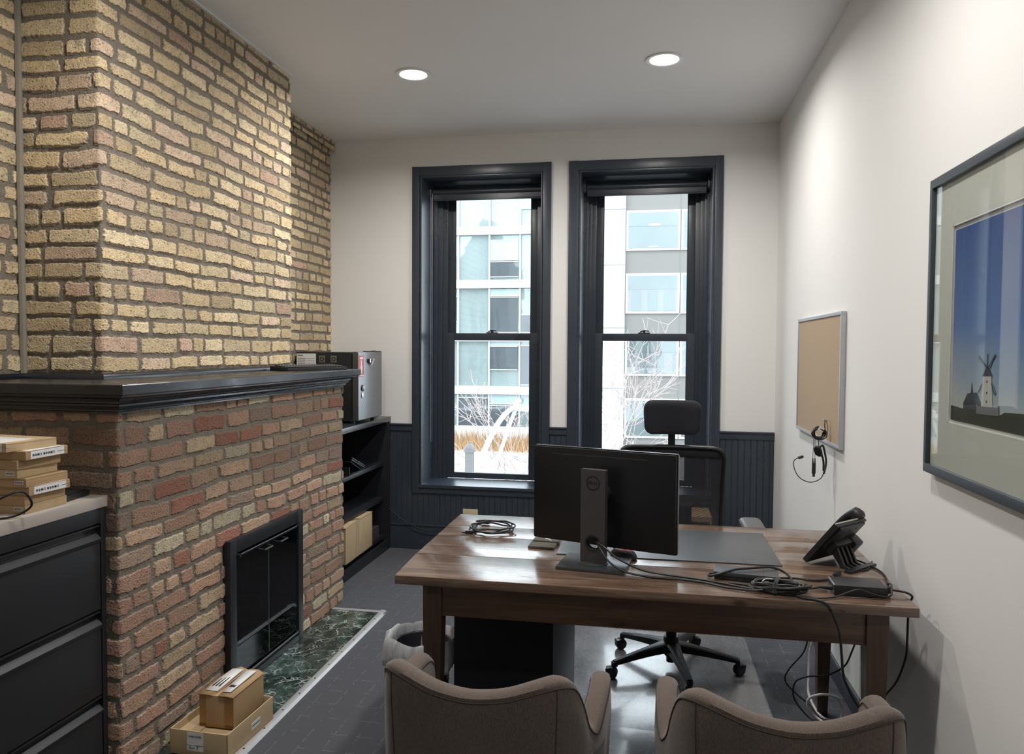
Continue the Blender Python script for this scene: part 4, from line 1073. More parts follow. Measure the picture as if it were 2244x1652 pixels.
for i in range(N):
    a = 2*PI*i/N; row = []
    for (r_, z, am) in ((.002, .05, 0), (.040, .055, .003), (.070, .10, .006), (.090, .18, .010), (.106, .26, .010), (.116, .345, .007), (.124, .392, .004), (.133, .402, .004), (.143, .392, .008), (.148, .362, .011), (.148, .325, .012), (.143, .295, .014)):
        k = z*9
        rr = r_+am*fold(a, k); zz_ = z+(.022*math.sin(3*a+1.0)+.010*fold(a, 2) if r_ > .12 and z < .35 else .006*math.sin(5*a)+am*fold(a, 4)*.6)
        row.append((rr*math.cos(a), rr*math.sin(a), zz_))
    rowsP.append(row)
o = obj('bin_liner', MB().grid(rowsP, True), bag_mat(), t, 'translucent white crumpled bag folded over the rim', world=False, smooth=60)
sm = o.modifiers.new('thickness', 'SOLIDIFY'); sm.thickness = .0006

# chair mat with lip
def chairmat():
    q = NT('clear_vinyl_chair_mat'); o = q.coord(); n = q.noise(q.map(o, scale=(1, 1, 1)), 60, 4, .7); n2 = q.noise(o, 4, 4, .6)
    q.set(color=q.mix(n2, (.12, .125, .137), (.18, .185, .20)), rough=q.rng(q.add(q.mul(n, .5), q.mul(n2, .5)), .3, .7, .20, .34), spec=.8, coat=.5, crough=.10)
    q.bump(n, .12, .002); return q.m
def fil(P, r, n=5):
    out = []
    for i, p in enumerate(P):
        p = Vector(p); a = Vector(P[i-1]); c = Vector(P[(i+1) % len(P)])
        u = (a-p).normalized()*r; v = (c-p).normalized()*r
        for k in range(n+1):
            s = k/n; out.append(tuple((p+u)*(1-s)**2+p*2*s*(1-s)+(p+v)*s*s))
    return out
P = fil([(-.40, 3.06), (-.19, 3.06), (-.175, 2.74), (.31, 2.74), (.31, 3.06), (.535, 3.06), (.525, 4.115), (-.40, 4.115)], .05)
t = thing('chair_mat', 'translucent glossy plastic chair mat with a front lip under the office chair', 'chair mat', (.06, 3.5, 0))
obj('mat_sheet', MB().prism(P, .0005, .004, axis='z', bev=.0008), chairmat(), t)
P2 = [(x, y, .0042) for x, y in P]
obj('edge_bead', MB().tube(P2, .0028, 6, 1, closed=True), plain('clear_plastic_edge', (.20, .205, .215), .15), t)

# ================================================================== office chair
M_OC = plain('black_nylon', (.009, .0095, .011), .42, spec=.35)
cx0, cy0 = .131, 3.640
t = thing('office_chair', 'black mesh-back office chair with headrest, behind the desk on the plastic mat', 'office chair', (cx0, cy0, .004))
# base hub with five arms, local coordinates, facing -y
b = MB(); b.lathe([(.030, .065), (.036, .075), (.038, .12), (.034, .155), (.030, .158)], 24)
hub = obj('base_hub', b, M_OC, t, world=False)
obj('gas_lift', MB().cyl((0, 0, .035), (0, 0, .10), .022, seg=20).cyl((0, 0, .15), (0, 0, .22), .025, seg=20).cyl((0, 0, .22), (0, 0, .42), .0135, seg=16), M_OC, t, world=False)
obj('lift_collar', MB().lathe([(.024, .222), (.024, .228), (.014, .229)], 20), M_CHROME, t, world=False)
for k in range(5):
    a = R(-4.5+72*k); RM = Matrix.Rotation(a, 4, 'Z')
    P_ = []
    for s_ in range(9):
        q = s_/8; x = .025+.285*q; zt_ = .135-.052*q**1.2; hh = .045-.024*q; ww = .024-.010*q+.010*(1-q)**4
        P_.append([(x, -ww, zt_-hh), (x, -ww*1.05, zt_-.006), (x, -ww*.6, zt_), (x, ww*.6, zt_), (x, ww*1.05, zt_-.006), (x, ww, zt_-hh), (x, -ww, zt_-hh)])
    b = MB(); b.grid(P_).box(.296, .318, -.013, .013, .055, .078, bev=.004)
    b.xform(RM); arm = obj('base_arm', b, M_OC, t, world=False)
    sw = random.Random(k).uniform(-1.2, 1.2)+a+PI/2; c = Vector((.308*math.cos(a), .308*math.sin(a), 0))
    CM = Matrix.Translation(c) @ Matrix.Rotation(sw, 4, 'Z')
    b = MB().cyl((c.x, c.y, .045), (c.x, c.y, .060), .007, seg=10)
    for sx in (-.016, .004): b.lathe([(.0255, 0), (.0275, .003), (.0275, .011), (.0255, .014)], 24, CM @ Matrix.Translation((sx, -.012, .0275)) @ Matrix.Rotation(PI/2, 4, 'Y'))
    b.box(-.019, .021, -.040, .004, .030, .050, bev=.008, M=CM)
    obj('caster', b, M_BLACK, arm, world=False)
# seat
obj('seat_mechanism', MB().box(-.09, .09, -.12, .12, .395, .435, bev=.01), M_OC, t, world=False)
sg = []
for i in range(17):
    u = i/16*2-1; row = []
    for j in range(17):
        v = j/16*2-1
        x = .245*u*math.sqrt(1-.28*v*v); y = .24*v*math.sqrt(1-.28*u*u)
        e = max(abs(u), abs(v)); row.append((x, y-.02, .505-.055*e**6-.02*(v < 0)*v*v*.8))
    sg.append(row)
o = obj('seat_cushion', MB().grid(sg), M_BLKFAB, t, world=False); sm = o.modifiers.new('thickness', 'SOLIDIFY'); sm.thickness = .05; sm.offset = -1
# back frame: rounded rectangle, curved, widening slightly to the top
Bw, z0_, z1_ = .262, .500, 1.028
def backpt(u, v, d=0):
    """u -1..1 across, v 0..1 up"""
    w_ = Bw*(.93+.07*v); z = z0_+(z1_-z0_)*v
    return Vector((w_*u, .275+.035*math.sin(v*PI*1.1)+.045*v-.045*u*u+d, z))
ring = []
for p in fil([(-1, 0), (1, 0), (1, 1), (-1, 1)], .20, 7): ring.append(p)
rr_ = []
for (u, v) in ring:
    rr_.append(backpt(u, v))
for i in range(0): pass
full = []
cr = fil([(-Bw, 0), (Bw, 0), (Bw, z1_-z0_), (-Bw, z1_-z0_)], .060, 6)
for i in range(len(cr)):
    a, c = Vector(cr[i]), Vector(cr[(i+1) % len(cr)]); n = max(1, int((c-a).length/.04))
    for k in range(n):
        q = a.lerp(c, k/n); full.append(backpt(q.x/Bw, q.y/(z1_-z0_)))
obj('back_frame', MB().tube(full, .0125, 10, 1, closed=True), M_OC, t, world=False)
g = []
for i in range(25):
    u = (i/24*2-1)*.985; g.append([backpt(u*(1 if .06 < v < .94 else .93), v) for v in [j/24*.985+.0075 for j in range(25)]])
o = obj('back_mesh', MB().grid(g), M_MESH, t, 'see-through black mesh', world=False)
b = MB(); g = [[backpt(-.93+1.86*i/14, v, -.012) for v in (.93, .985)] for i in range(15)]
ob = obj('top_band', MB().grid([[backpt(-.93+1.86*i/14, v, -.004) for v in (.90, .95, .985)] for i in range(15)]), M_BLKFAB, t, world=False); sm = ob.modifiers.new('thickness', 'SOLIDIFY'); sm.thickness = .012
# lumbar pad and spine
lp = [[backpt(-.42+.84*i/10, .12+.33*j/8, -.012-.018*math.sin(PI*i/10)*math.sin(PI*j/8)) for j in range(9)] for i in range(11)]
o = obj('lumbar_pad', MB().grid(lp), M_BLKFAB, t, world=False); sm = o.modifiers.new('thickness', 'SOLIDIFY'); sm.thickness = .014
obj('spine', MB().tube([(0, .06, .42), (0, .20, .415), (0, .30, .47), (0, .345, .60), (0, .350, .72)], .020, 10, 4).box(-.20, .20, .325, .345, .60, .64, bev=.008), M_OC, t, world=False)
# headrest
obj('headrest_stem', MB().box(-.018, .018, .318, .334, .99, 1.16, bev=.004), M_OC, t, world=False)
def pad(W2, H2, T, rc, surf, n=26, m=22):
    """closed cushion: surf(a, b, d) places width a, height b, depth d"""
    P = []
    for j in range(m+1):
        v = -math.cos(PI*j/m); q = max(0, abs(v)*H2-(H2-rc)); wv = W2-rc+math.sqrt(max(0, rc*rc-q*q)); row = []
        for k in range(2*n):
            a = 2*PI*k/(2*n); ca, sa = math.cos(a), math.sin(a)
            u = (1 if ca > 0 else -1)*abs(ca)**.45; d = (1 if sa > 0 else -1)*abs(sa)**.9
            row.append(surf(wv*u, v*H2, d*T/2*(1-abs(v)**6)**.5))
        P.append(row)
    P = [list(c) for c in zip(*P)]
    return MB().grid(P, True)
obj('headrest_pad', pad(.142, .088, .046, .045, lambda a, b_, d: (a*(1+.3*b_), .312-2.6*a*a+.10*b_+d, 1.182+b_)), M_BLKFAB, t, world=False, smooth=70)
# arms
M_PAD = plain('grey_arm_pad', (.085, .088, .095), .42)
for s in (-1, 1):
    ar = obj('arm_support', MB().tube([(s*.18, 0, .42), (s*.30, .0, .43), (s*.345, .02, .52), (s*.355, .03, .66)], lambda q: .020-.003*q, 10, 5), M_OC, t, world=False)
    obj('arm_pad', pad(.052, .125, .042, .044, lambda a, b_, d: (s*.372+a, .05+b_, .693+d+.03*b_)), M_PAD, t, 'grey plastic arm pad', world=False, smooth=70)

# ================================================================== tub chairs in the foreground
def tub(label, loc, rz):
    t = thing('tub_chair', label, 'armchair', loc, rz, 'taupe tub chairs facing the desk')
    # plan of the outer shell (x, y, top z), back towards -y; half, then mirrored
    half = [(-.290, .44, .604), (-.298, .41, .622), (-.302, .34, .626), (-.300, .27, .612), (-.296, .215, .590), (-.288, .175, .578), (-.274, .140, .610), (-.262, .105, .680), (-.246, .070, .732),
            (-.224, .036, .752), (-.194, .014, .754), (-.150, -.002, .744), (-.100, -.014, .730), (-.050, -.021, .722), (0, -.024, .719)]
    path = [Vector(p) for p in half]+[Vector((-x, y, z)) for x, y, z in half[-2::-1]]
    path = spline(path, 3)
    n = len(path); cen = Vector((0, .28, 0)); th = .062; sec = []; pip = []; pip2 = []
    for i, p in enumerate(path):
        a = path[max(0, i-1)]; c = path[min(n-1, i+1)]; tg = Vector((c.x-a.x, c.y-a.y, 0)).normalized()
        nrm = Vector((tg.y, -tg.x, 0))
        if nrm.dot(Vector((p.x, p.y, 0))-cen) < 0: nrm = -nrm
        o_ = Vector((p.x, p.y, 0)); zt = p.z
        rows = []
        back = max(0, min(1, (.10-p.y)/.12))
        def at(off, z): 
            lean_ = (.012+.05*back)*((.62-z)/.62)
            q = o_ - nrm*off - nrm*lean_*1.0
            q.z = z; rows.append(q)
        at(.020, .235); at(.010, .28); at(.002, .40); at(-.001, .52); at(0, zt-.085); at(.002, zt-.045); at(.005, zt-.020)
        for k in range(6):
            an = PI*(k+1)/7; q = o_-nrm*(th/2-(th/2-.004)*math.cos(an)) ; q = q-nrm*((.012+.05*back)*((.62-zt)/.62)); q.z = zt-.018+.018*math.sin(an); rows.append(q)
        at(th-.004, zt-.022); at(th, zt-.06); at(th+.004, .50); at(th+.006, .43); at(th+.006, .30)
        sec.append(rows)
        q = rows[6].copy(); q += nrm*.0012; pip.append(q); pip2.append(rows[13]-nrm*.001)
    b = MB(); b.grid(sec)
    b.bm.faces.ensure_lookup_table()
    # close the two arm fronts
    bb = bmesh.new()
    for r_ in (sec[0], sec[-1]):
        bb.faces.new([bb.verts.new(p) for p in r_])
    b.merge(bb)
    bmesh.ops.remove_doubles(b.bm, verts=b.bm.verts, dist=.0004); bmesh.ops.recalc_face_normals(b.bm, faces=b.bm.faces)
    sh = obj('shell', b, M_TAUPE, t, world=False, smooth=50)
    obj('seam', MB().tube(pip, .0016, 6, 1), M_SEAM, sh, world=False)
    obj('inner_seam', MB().tube(pip2, .0014, 6, 1), M_SEAM, sh, world=False)
    for s in (-1, 1):
        k = min(range(n), key=lambda i: abs(path[i].x-s*.205)+abs(path[i].y-.02))
        obj('corner_seam', MB().tube([q+Vector((0, -.001, 0)) for q in sec[k][0:7]], .0013, 6, 1), M_SEAM, sh, world=False)
    b = MB().box(-.195, .195, .06, .46, .33, .455, bev=.03, seg=4)
    obj('seat_cushion', b, M_TAUPE, t, world=False)
    obj('seat_base', MB().box(-.225, .225, .03, .43, .235, .335, bev=.01), M_TAUPE, t, world=False)
    for x in (-.19, .19):
        for y in (.06, .39): obj('leg', MB().lathe([(.012, 0), (.020, .24)], 16, Matrix.Translation((x, y, 0))), M_DESKL, t, world=False)
    return t
c1 = tub('taupe fabric tub armchair on the left, its back in front of the black drawer pedestal', (-.405, 1.72, 0), R(-3))
dup(c1, (.325, 1.70, 0), R(-1.5), 'taupe fabric tub armchair on the right, its back in front of the desk cables')

# ================================================================== wall items on the right wall
t = thing('cork_board', 'beige pin board with a thin aluminium frame on the right wall', 'pin board', (XR, 4.1, 1.4))
ya, yb2, za, zb = 3.612, 4.605, 1.082, 1.712
b = MB(); f = .016; xx0, xx1 = XR-.024, XR-.001
b.box(xx0, xx1, ya, yb2, zb-f, zb, bev=.002).box(xx0, xx1, ya, yb2, za, za+f, bev=.002).box(xx0, xx1, ya, ya+f, za+f, zb-f, bev=.001).box(xx0, xx1, yb2-f, yb2, za+f, zb-f, bev=.001)
obj('frame', b, plain('satin_aluminium_frame', (.50, .52, .55), .4, metal=.6), t)
def corkm():
    q = NT('tan_pinboard_fabric'); o = q.coord(); n = q.noise(o, 220, 3, .7)
    q.set(color=q.mix(n, (.37, .275, .185), (.50, .385, .27)), rough=.9); q.bump(n, .3, .001); return q.m
obj('pin_surface', MB().box(XR-.019, XR-.003, ya+f-.002, yb2-f+.002, za+f-.002, zb-f+.002), corkm(), t)
t = thing('push_pin', 'brass hook pin in the pin board with a brown loop hanging from it', 'pin', (XR-.019, 3.80, 1.195))
obj('pin_head', MB().cyl((XR-.019, 3.80, 1.198), (XR-.045, 3.80, 1.200), .0022).lathe([(.001, 0), (.006, .002), (.006, .006), (.001, .008)], 12, Matrix.Translation((XR-.052, 3.80, 1.200)) @ Matrix.Rotation(PI/2, 4, 'Y')), M_ALU, t)
obj('cord_loop', MB().tube([(XR-.042, 3.80, 1.198), (.842, 3.80, 1.170), (.846, 3.80, 1.145), (.838, 3.795, 1.140)], .0026, 6, 4).tube([(XR-.036, 3.80, 1.198), (.856, 3.80, 1.16), (.850, 3.80, 1.13), (.842, 3.79, 1.140)], .0016, 6, 4), plain('brown_cord', (.10, .055, .03), .8), t)

# headset hanging below the board
hy = 3.80
t = thing('headset', 'black headset with boom microphone and coiled cord hanging from the pin board', 'headset', (.815, hy, 1.10))
b = MB()
for k in range(9):
    ph = k*1.3; rx = .026+.005*math.sin(k*1.9); rz_ = .025+.004*math.cos(k*1.3)
    b.tube([(.815+.003*math.sin(k*2.1)+rx*math.cos(2*PI*q/12), hy-.010+.0035*(k % 4)+.012*math.sin(2*PI*q/12+ph), 1.136+.003*math.cos(k)+rz_*math.sin(2*PI*q/12)) for q in range(12)], .0028, 6, 3, closed=True)
obj('coiled_cord', b, M_CABLE, t)
obj('paper_tag', MB().box(-.013, .013, -.0006, .0006, -.012, .012, M=Matrix.Translation((.822, hy-.020, 1.158)) @ Matrix.Rotation(R(32), 4, 'Y')), M_STICK, t, 'white paper tag')
obj('thin_leads', MB().tube([(.793, hy, 1.112), (.792, hy, 1.057), (.791, hy, 1.012)], .0012, 6, 3).tube([(.799, hy, 1.112), (.800, hy, 1.057), (.801, hy, 1.012)], .0012, 6, 3), M_CABLE, t)
obj('inline_controller', MB().box(.788, .805, hy-.006, hy+.008, .940, .992, bev=.004).cyl((.792, hy, .990), (.791, hy, 1.015), .004, .0026).cyl((.801, hy, .990), (.801, hy, 1.015), .004, .0026).box(.791, .802, hy-.003, hy+.004, .926, .941, bev=.001), M_BLACKP, t)
obj('headband', MB().tube([(.821, hy, 1.068), (.835, hy, 1.078), (.846, hy+.01, 1.048), (.856, hy+.02, 1.004), (.853, hy+.015, .971), (.842, hy, .942)], .0048, 8, 5).tube([(.822, hy, 1.068), (.831, hy, 1.036), (.840, hy, .999), (.841, hy, .955)], .0050, 8, 5), M_BLACKP, t)
obj('ear_cushion', MB().lathe([(.004, -.008), (.021, -.007), (.026, 0), (.021, .009), (.004, .010)], 24, Matrix.Translation((.813, hy-.004, 1.050)) @ Matrix.Rotation(R(-22), 4, 'Y') @ Matrix.Rotation(R(50), 4, 'Z') @ Matrix.Rotation(PI/2, 4, 'Y') @ Matrix.Diagonal((1.1, .8, 1, 1))), M_BLACKP, t)
obj('hanging_lead', MB().tube([(.814, hy, 1.112), (.816, hy, 1.085), (.819, hy, 1.065)], .002, 6, 4), M_CABLE, t)
obj('microphone_boom', MB().tube([(.843, hy, .952), (.832, hy-.002, .924), (.812, hy-.004, .908), (.780, hy-.006, .900), (.743, hy-.010, .912), (.717, hy-.012, .938), (.702, hy-.012, .977), (.705, hy-.010, 1.004), (.726, hy-.008, 1.018)], .0022, 8, 6), M_CABLE, t)
obj('microphone_tip', MB().tube([(.722, hy-.008, 1.015), (.734, hy-.008, 1.020), (.747, hy-.008, 1.023)], lambda q: .0045+.003*math.sin(q*PI), 10, 4), M_BLACKP, t)

# framed print, mostly its far part is in view
t = thing('framed_picture', 'large framed print of a white windmill under blue sky on the right wall', 'picture', (XR, 2.05, 1.61))
ya, yb2, za, zb = 1.38, 2.537, 1.158, 2.056; f = .027
M_FR = plain('dark_slate_frame', (.055, .065, .078), .4, metal=.2)
b = MB(); xx0 = XR-.030
b.box(xx0, XR-.001, ya, yb2, zb-f, zb, bev=.003).box(xx0, XR-.001, ya, yb2, za, za+f, bev=.003).box(xx0, XR-.001, ya, ya+f, za+f, zb-f, bev=.002).box(xx0, XR-.001, yb2-f*.75, yb2, za+f, zb-f, bev=.002)
obj('frame', b, M_FR, t)
py0, py1, pz0, pz1 = 1.56, 2.388, 1.322, 1.897
M_MATB = wall_paint('off_white_mat_board', (.60, .60, .56), .8)
b = MB(); xm_ = XR-.016
b.box(xm_, XR-.005, ya+f, py0, za+f, zb-f).box(xm_, XR-.005, py1, yb2-f*.75, za+f, zb-f).box(xm_, XR-.005, py0, py1, pz1, zb-f).box(xm_, XR-.005, py0, py1, za+f, pz0)
obj('mat_board', b, M_MATB, t)
b = MB()
e = .004
b.box(xm_+.0, XR-.006, py0, py1, pz1-e, pz1+.001).box(xm_, XR-.006, py0, py1, pz0-.001, pz0+e).box(xm_, XR-.006, py1-e, py1+.001, pz0, pz1)
obj('bevel_edge', b, plain('white_mat_core', (.80, .80, .77), .7), t)
def skyprint():
    q = NT('printed_blue_sky'); o = q.coord(); s = q.sep(o)
    z = q.rng(s[2], -.255, .285); gl = q.rng(s[1], .0, .35)
    c = q.ramp(z, [(0, (.46, .50, .50)), (.18, (.26, .35, .48)), (.45, (.115, .20, .42)), (1, (.042, .085, .27))])
    c = q.mix(q.mul(q.mul(gl, q.rng(s[2], .0, -.25)), .55), c, (.52, .47, .38))
    q.set(color=c, rough=.6, spec=.2); return q.m
pr = obj('print', MB().box(XR-.0125, XR-.009, py0, py1-.014, pz0+.012, pz1-.017), skyprint(), t, 'blue sky print')
obj('print_margin', MB().box(XR-.0095, XR-.006, py0, py1, pz0, pz1), plain('print_paper', (.66, .66, .62), .8), t)
def flat(y_z, x=-.0136, th=.0006, bld=None):
    bld = bld or MB(); return bld.prism(y_z, XR+x, XR+x+th, axis='x')
c = plain('print_olive_grass', (.035, .040, .022), .7)
obj('printed_field', flat([(py1-.014, 1.376), (2.286, 1.372), (2.197, 1.369), (2.065, 1.372), (2.039, 1.381), (1.949, 1.385), (py0, 1.387), (py0, pz0+.012), (py1-.014, pz0+.012)]), c, pr)
b = flat([(2.173, 1.380), (2.104, 1.380), (2.118, 1.469), (2.166, 1.467)], x=-.0142)
obj('printed_mill_tower', b, plain('print_white', (.52, .52, .49), .7), pr)
b = flat([(2.171, 1.466), (2.112, 1.468), (2.130, 1.488), (2.140, 1.496), (2.150, 1.488)], x=-.0144)
for z in (1.398, 1.421, 1.450): flat([(2.144, z), (2.138, z), (2.138, z+.006), (2.144, z+.006)], x=-.0146, bld=b)
flat([(2.286, 1.371), (2.287, 1.388), (2.261, 1.416), (2.201, 1.422), (2.176, 1.395), (2.186, 1.370)], x=-.0140, bld=b)
flat([(2.241, 1.415), (2.235, 1.447), (2.226, 1.417)], x=-.0140, bld=b)
def sail(a0, a1, wd=.0016, x=-.0148):
    a0 = Vector(a0); a1 = Vector(a1); d_ = a1-a0; nn = Vector((-d_.y, d_.x)).normalized()*wd
    flat([tuple(a0+nn), tuple(a1+nn), tuple(a1-nn), tuple(a0-nn)], x=x, bld=b)
for a0, a1 in (((2.139, 1.487), (2.193, 1.520)), ((2.139, 1.487), (2.095, 1.524)), ((2.115, 1.450), (2.096, 1.422)), ((2.170, 1.447), (2.192, 1.422)), ((2.141, 1.495), (2.141, 1.526))): sail(a0, a1)
obj('printed_mill_details', b, plain('print_dark_grey', (.035, .038, .042), .7), pr)
b = flat([(2.200, 1.365), (2.070, 1.369), (2.071, 1.396), (2.079, 1.390), (2.186, 1.386), (2.196, 1.388), (2.201, 1.394)], x=-.0146)
for a0, a1 in (((2.150, 1.494), (2.196, 1.515)), ((2.128, 1.492), (2.104, 1.524)), ((2.108, 1.445), (2.092, 1.424))): sail(a0, a1, .0035, -.0145)
obj('printed_terrace', b, plain('print_mid_grey', (.17, .175, .19), .7), pr)
obj('glazing', MB().box(XR-.0225, XR-.0205, ya+f-.004, yb2-f*.75+.004, za+f-.004, zb-f+.004), M_PICGLASS, t, 'clear picture glass')

# wall outlets and floor cables
def outlet(label, M):
    t = thing('wall_outlet', label, 'outlet', M.to_translation()); 
    L_ = Matrix.Translation(-M.to_translation()) @ M
    p_ = obj('cover_plate', MB().box(-.058, .058, -.036, .036, 0, .006, bev=.003, M=L_), M_CREAM, t, world=False)
    for s in (-1, 1):
        s_ = obj('socket', MB().lathe([(.016, .006), (.017, .0085), (.001, .0086)], 20, L_ @ Matrix.Translation((s*.022, 0, 0))), M_CREAM, p_, world=False)
outlet('ivory wall outlet on the dark panelling under the left window', face_mat((-1.294, YB-.0165, .290), (1, 0, 0), (0, 0, 1)))
tag(obj('fridge_cord', MB().tube([(-1.930, 5.470, .31), (-1.905, 5.468, .290), (-1.827, 5.462, .232), (-1.719, 5.460, .178), (-1.611, 5.460, .155), (-1.50, 5.460, .160), (-1.40, 5.462, .20), (-1.33, 5.470, .275)], .0028, 6, 5), M_CABLE), 'thin black cord sagging along the dark panelling from bookcase to outlet', 'cable')
tag(obj('floor_cable', MB().tube([(.74, 3.38, .60), (.72, 3.40, .40), (.706, 3.40, .297), (.685, 3.40, .219), (.629, 3.40, .144), (.612, 3.40, .09), (.655, 3.38, .045), (.717, 3.33, .012), (.76, 3.20, .006)], .0034, 8, 5), M_CABLE), 'black cable curving to the floor left of the rear right desk leg', 'cable')
tag(obj('looped_cable', MB().tube([(.80, 3.03, .55), (.792, 3.0, .444), (.778, 3.0, .387), (.753, 3.0, .332), (.697, 3.02, .285), (.645, 3.10, .24), (.612, 3.18, .18), (.615, 3.22, .10), (.66, 3.24, .03), (.70, 3.20, .008)], .0034, 8, 5), M_CABLE), 'black cable sweeping behind the right desk legs in a wide loop', 'cable')
tag(obj('white_cable', MB().tube([(.785, 3.56, .42), (.748, 3.5, .256), (.733, 3.5, .183), (.722, 3.46, .09), (.714, 3.40, .03), (.735, 3.26, .008), (.798, 3.24, .010), (.818, 3.27, .040), (.806, 3.28, .080), (.768, 3.265, .100), (.723, 3.265, .098), (.683, 3.27, .073), (.684, 3.26, .034), (.715, 3.24, .010), (.76, 3.16, .008), (.80, 3.06, .008)], .0055, 8, 6), M_WHITEC), 'thick white cable coiled on the floor by the rear right desk leg', 'cable')
b = MB().box(XR-.045, XR-.016, 3.35, 4.75, .0, .022, bev=.003)

# carton by the far wall, seen through the chair mesh
t = thing('cardboard_carton', 'brown cardboard carton against the far wall behind the office chair', 'cardboard box', (.30, 5.27, 0))
obj('box_body', MB().box(-.24, .14, -.14, .17, 0, .42, bev=.003), M_CARD, t, world=False)
obj('packing_tape', MB().box(-.07, -.02, -.1412, -.1402, .30, .418).box(-.07, -.02, -.1412, .17, .4202, .4212), M_TAPE, t, world=False)

# ================================================================== outside, across the street
GZ = -4.6
def ext(name, c, rough=.7, **k): return plain(name, c, rough, var=.05, scale=.6, **k)
M_ASPH = ext('pale_street', (0.216, 0.216, 0.223))
M_CONC = ext('warm_grey_concrete', (0.288, 0.281, 0.266)); M_WHT = ext('white_stone_cladding', (0.446, 0.454, 0.461)); M_WFR = ext('white_window_frame', (0.446, 0.454, 0.461), .4)
M_CONC = ext('warm_grey_concrete', (.150, .146, .138)); M_JOINT = ext('joint_grey', (0.158, 0.158, 0.158))
def refl(name, c, k=.4, rough=.02):
    q = NT(name); o = q.coord(); n = q.noise(q.map(o, scale=(.5, 1, .25)), 1.2, 3)
    q.set(color=q.mix(n, tuple(x*.75 for x in c), tuple(min(1, x*1.2) for x in c)), rough=rough, spec=.8, metal=k)
    q.bump(q.noise(o, 1.1, 1), .05, .12); return q.m
M_TEAL = refl('pale_teal_glass', (0.235, 0.290, 0.292), .25); M_TEALB = refl('soft_teal_glass', (.145, .180, .182), .3); M_DRK = refl('dark_window_glass', (0.094, 0.108, 0.122), .25); M_MID = refl('mid_grey_blue_glass', (.17, .19, .21), .25); M_TEAL2 = refl('pale_blue_spandrel', (0.302, 0.396, 0.418), .2, .2)
o = struct('floor_street', MB().box(-60, 50, 6.2, 60, GZ-.2, GZ), M_ASPH, smooth=0)

# glass office block seen through the left window
t = thing('glass_office_building', 'glass office block with white floor bands seen through the left window', 'building', (-15, 41, GZ))
obj('glass_wall', MB().box(-30, -2.6, 40.0, 48, GZ, 10.6), M_TEAL, t)
for k in range(6):
    z = -.91+2.86*(k-1)
    if z > 10: break
    obj('floor_band', MB().box(-30.05, -2.55, 39.75, 40.1, z, z+.44), M_WHT, t)
for x in (-13.4, -11.8, -10.15, -8.42, -6.74, -5.1, -3.5): obj('mullion', MB().box(x-.045, x+.045, 39.86, 40.02, GZ, 10.6), M_WFR, t)
for (x0, x1, z0, z1, m) in ((-8.37, -6.85, 2.42, 4.35, M_DRK), (-8.37, -6.85, .40, 1.70, M_DRK), (-6.69, -5.15, -.4, 1.75, M_DRK), (-8.37, -6.85, 5.4, 6.25, M_DRK), (-8.37, -6.85, 6.3, 7.4, M_TEAL2), (-8.37, -6.79, 4.38, 4.75, M_TEAL2), (-8.37, -6.79, 1.72, 1.97, M_TEAL2),
                            (-6.69, -5.15, 2.42, 3.4, M_DRK), (-10.1, -8.5, -2.9, -1.1, M_DRK), (-8.37, -6.79, -2.9, -1.5, M_DRK), (-8.37, -6.79, -1.45, -.95, M_TEAL2), (-10.8, -10.2, 3.0, 4.4, M_DRK)):
    p_ = obj('window', MB().box(x0, x1, 39.93, 40.01, z0, z1), m, t)
    obj('window_frame', MB().box(x0, x1, 39.90, 39.95, z1-.04, z1).box(x0, x1, 39.90, 39.95, z0, z0+.04), M_WFR, p_)
obj('rooftop_sign_panel', MB().box(-6.7, -5.0, 39.9, 40.0, 9.0, 10.5), M_TEAL2, t)

# concrete block seen through the right window
t = thing('concrete_building', 'pale concrete building with wide windows and white frames seen through right window', 'building', (4, 37, GZ))
obj('facade', MB().box(-1.07, 14, 36, 44, GZ, 10.9), M_CONC, t)
obj('corner_pier', MB().box(-2.04, -1.06, 35.8, 44, GZ, 10.9), M_WHT, t)
jb = MB()
for z in (8.1, 5.5, 2.55, -.3, -3.2, 11): jb.box(-2.05, -1.05, 35.785, 35.8, z, z+.03)
for k in range(-2, 5):
    zb = -3.0+2.93*k+.0
    zt_ = zb+2.93-.0
    jb.box(-1.05, 14, 35.985, 36.0, zb+.50-1.09+.9, zb+.52-1.09+.9)
for x in (1.46, 5.5): jb.box(x, x+.025, 35.985, 36, GZ, 10.9)
obj('panel_joints', jb, M_JOINT, t)
for k in range(5):
    z1 = -.75+2.935*k; z0 = z1-1.87
    for (x0, x1) in ((-1.03, 1.46), (1.50, 4.1)):
        f_ = obj('window', MB().box(x0, x1, 35.93, 36.02, z0, z1), M_WFR, t)
        obj('pane', MB().box(x0+.11, x1-.11, 35.90, 35.94, z0+.11, z1-.11), M_TEALB if k != 2 else M_MID, f_)
        obj('blind', MB().box(x0+.11, x1-.11, 35.885, 35.905, z1-.75, z1-.11), M_TEALB, f_)
        if k in (2, 1):
            b = MB()
            for q in range(3):
                xx = x0+.3+q*.75; b.box(xx, xx+.42, 35.88, 35.90, z0+.12, z1-.8)
            obj('inner_window', b, M_MID if k == 1 else M_TEALB, f_)

# neighbour on our own side of the street: only its mirror image shows in the glass block
t = thing('gabled_building', 'old pale green stone building with steep gable, mirrored in the glass office block', 'building', (-19, -1, GZ))
M_OLD = ext('pale_green_stone', (0.245, 0.274, 0.252))
obj('walls', MB().prism([(-27, GZ), (-14.4, GZ), (-14.4, 10.5), (-17.0, 15.5), (-20.0, 10.5), (-23, 13), (-27, 13)], -6, 2.2, axis='y'), M_OLD, t)
b = MB()
for x in (-15.4, -16.3, -17.2, -18.1, -20.5, -22.0, -23.5):
    for z in (-1, 3.2, 7.4): obj('window', MB().box(x-.2, x+.2, 2.18, 2.26, z, z+2.6), M_DRK, t)

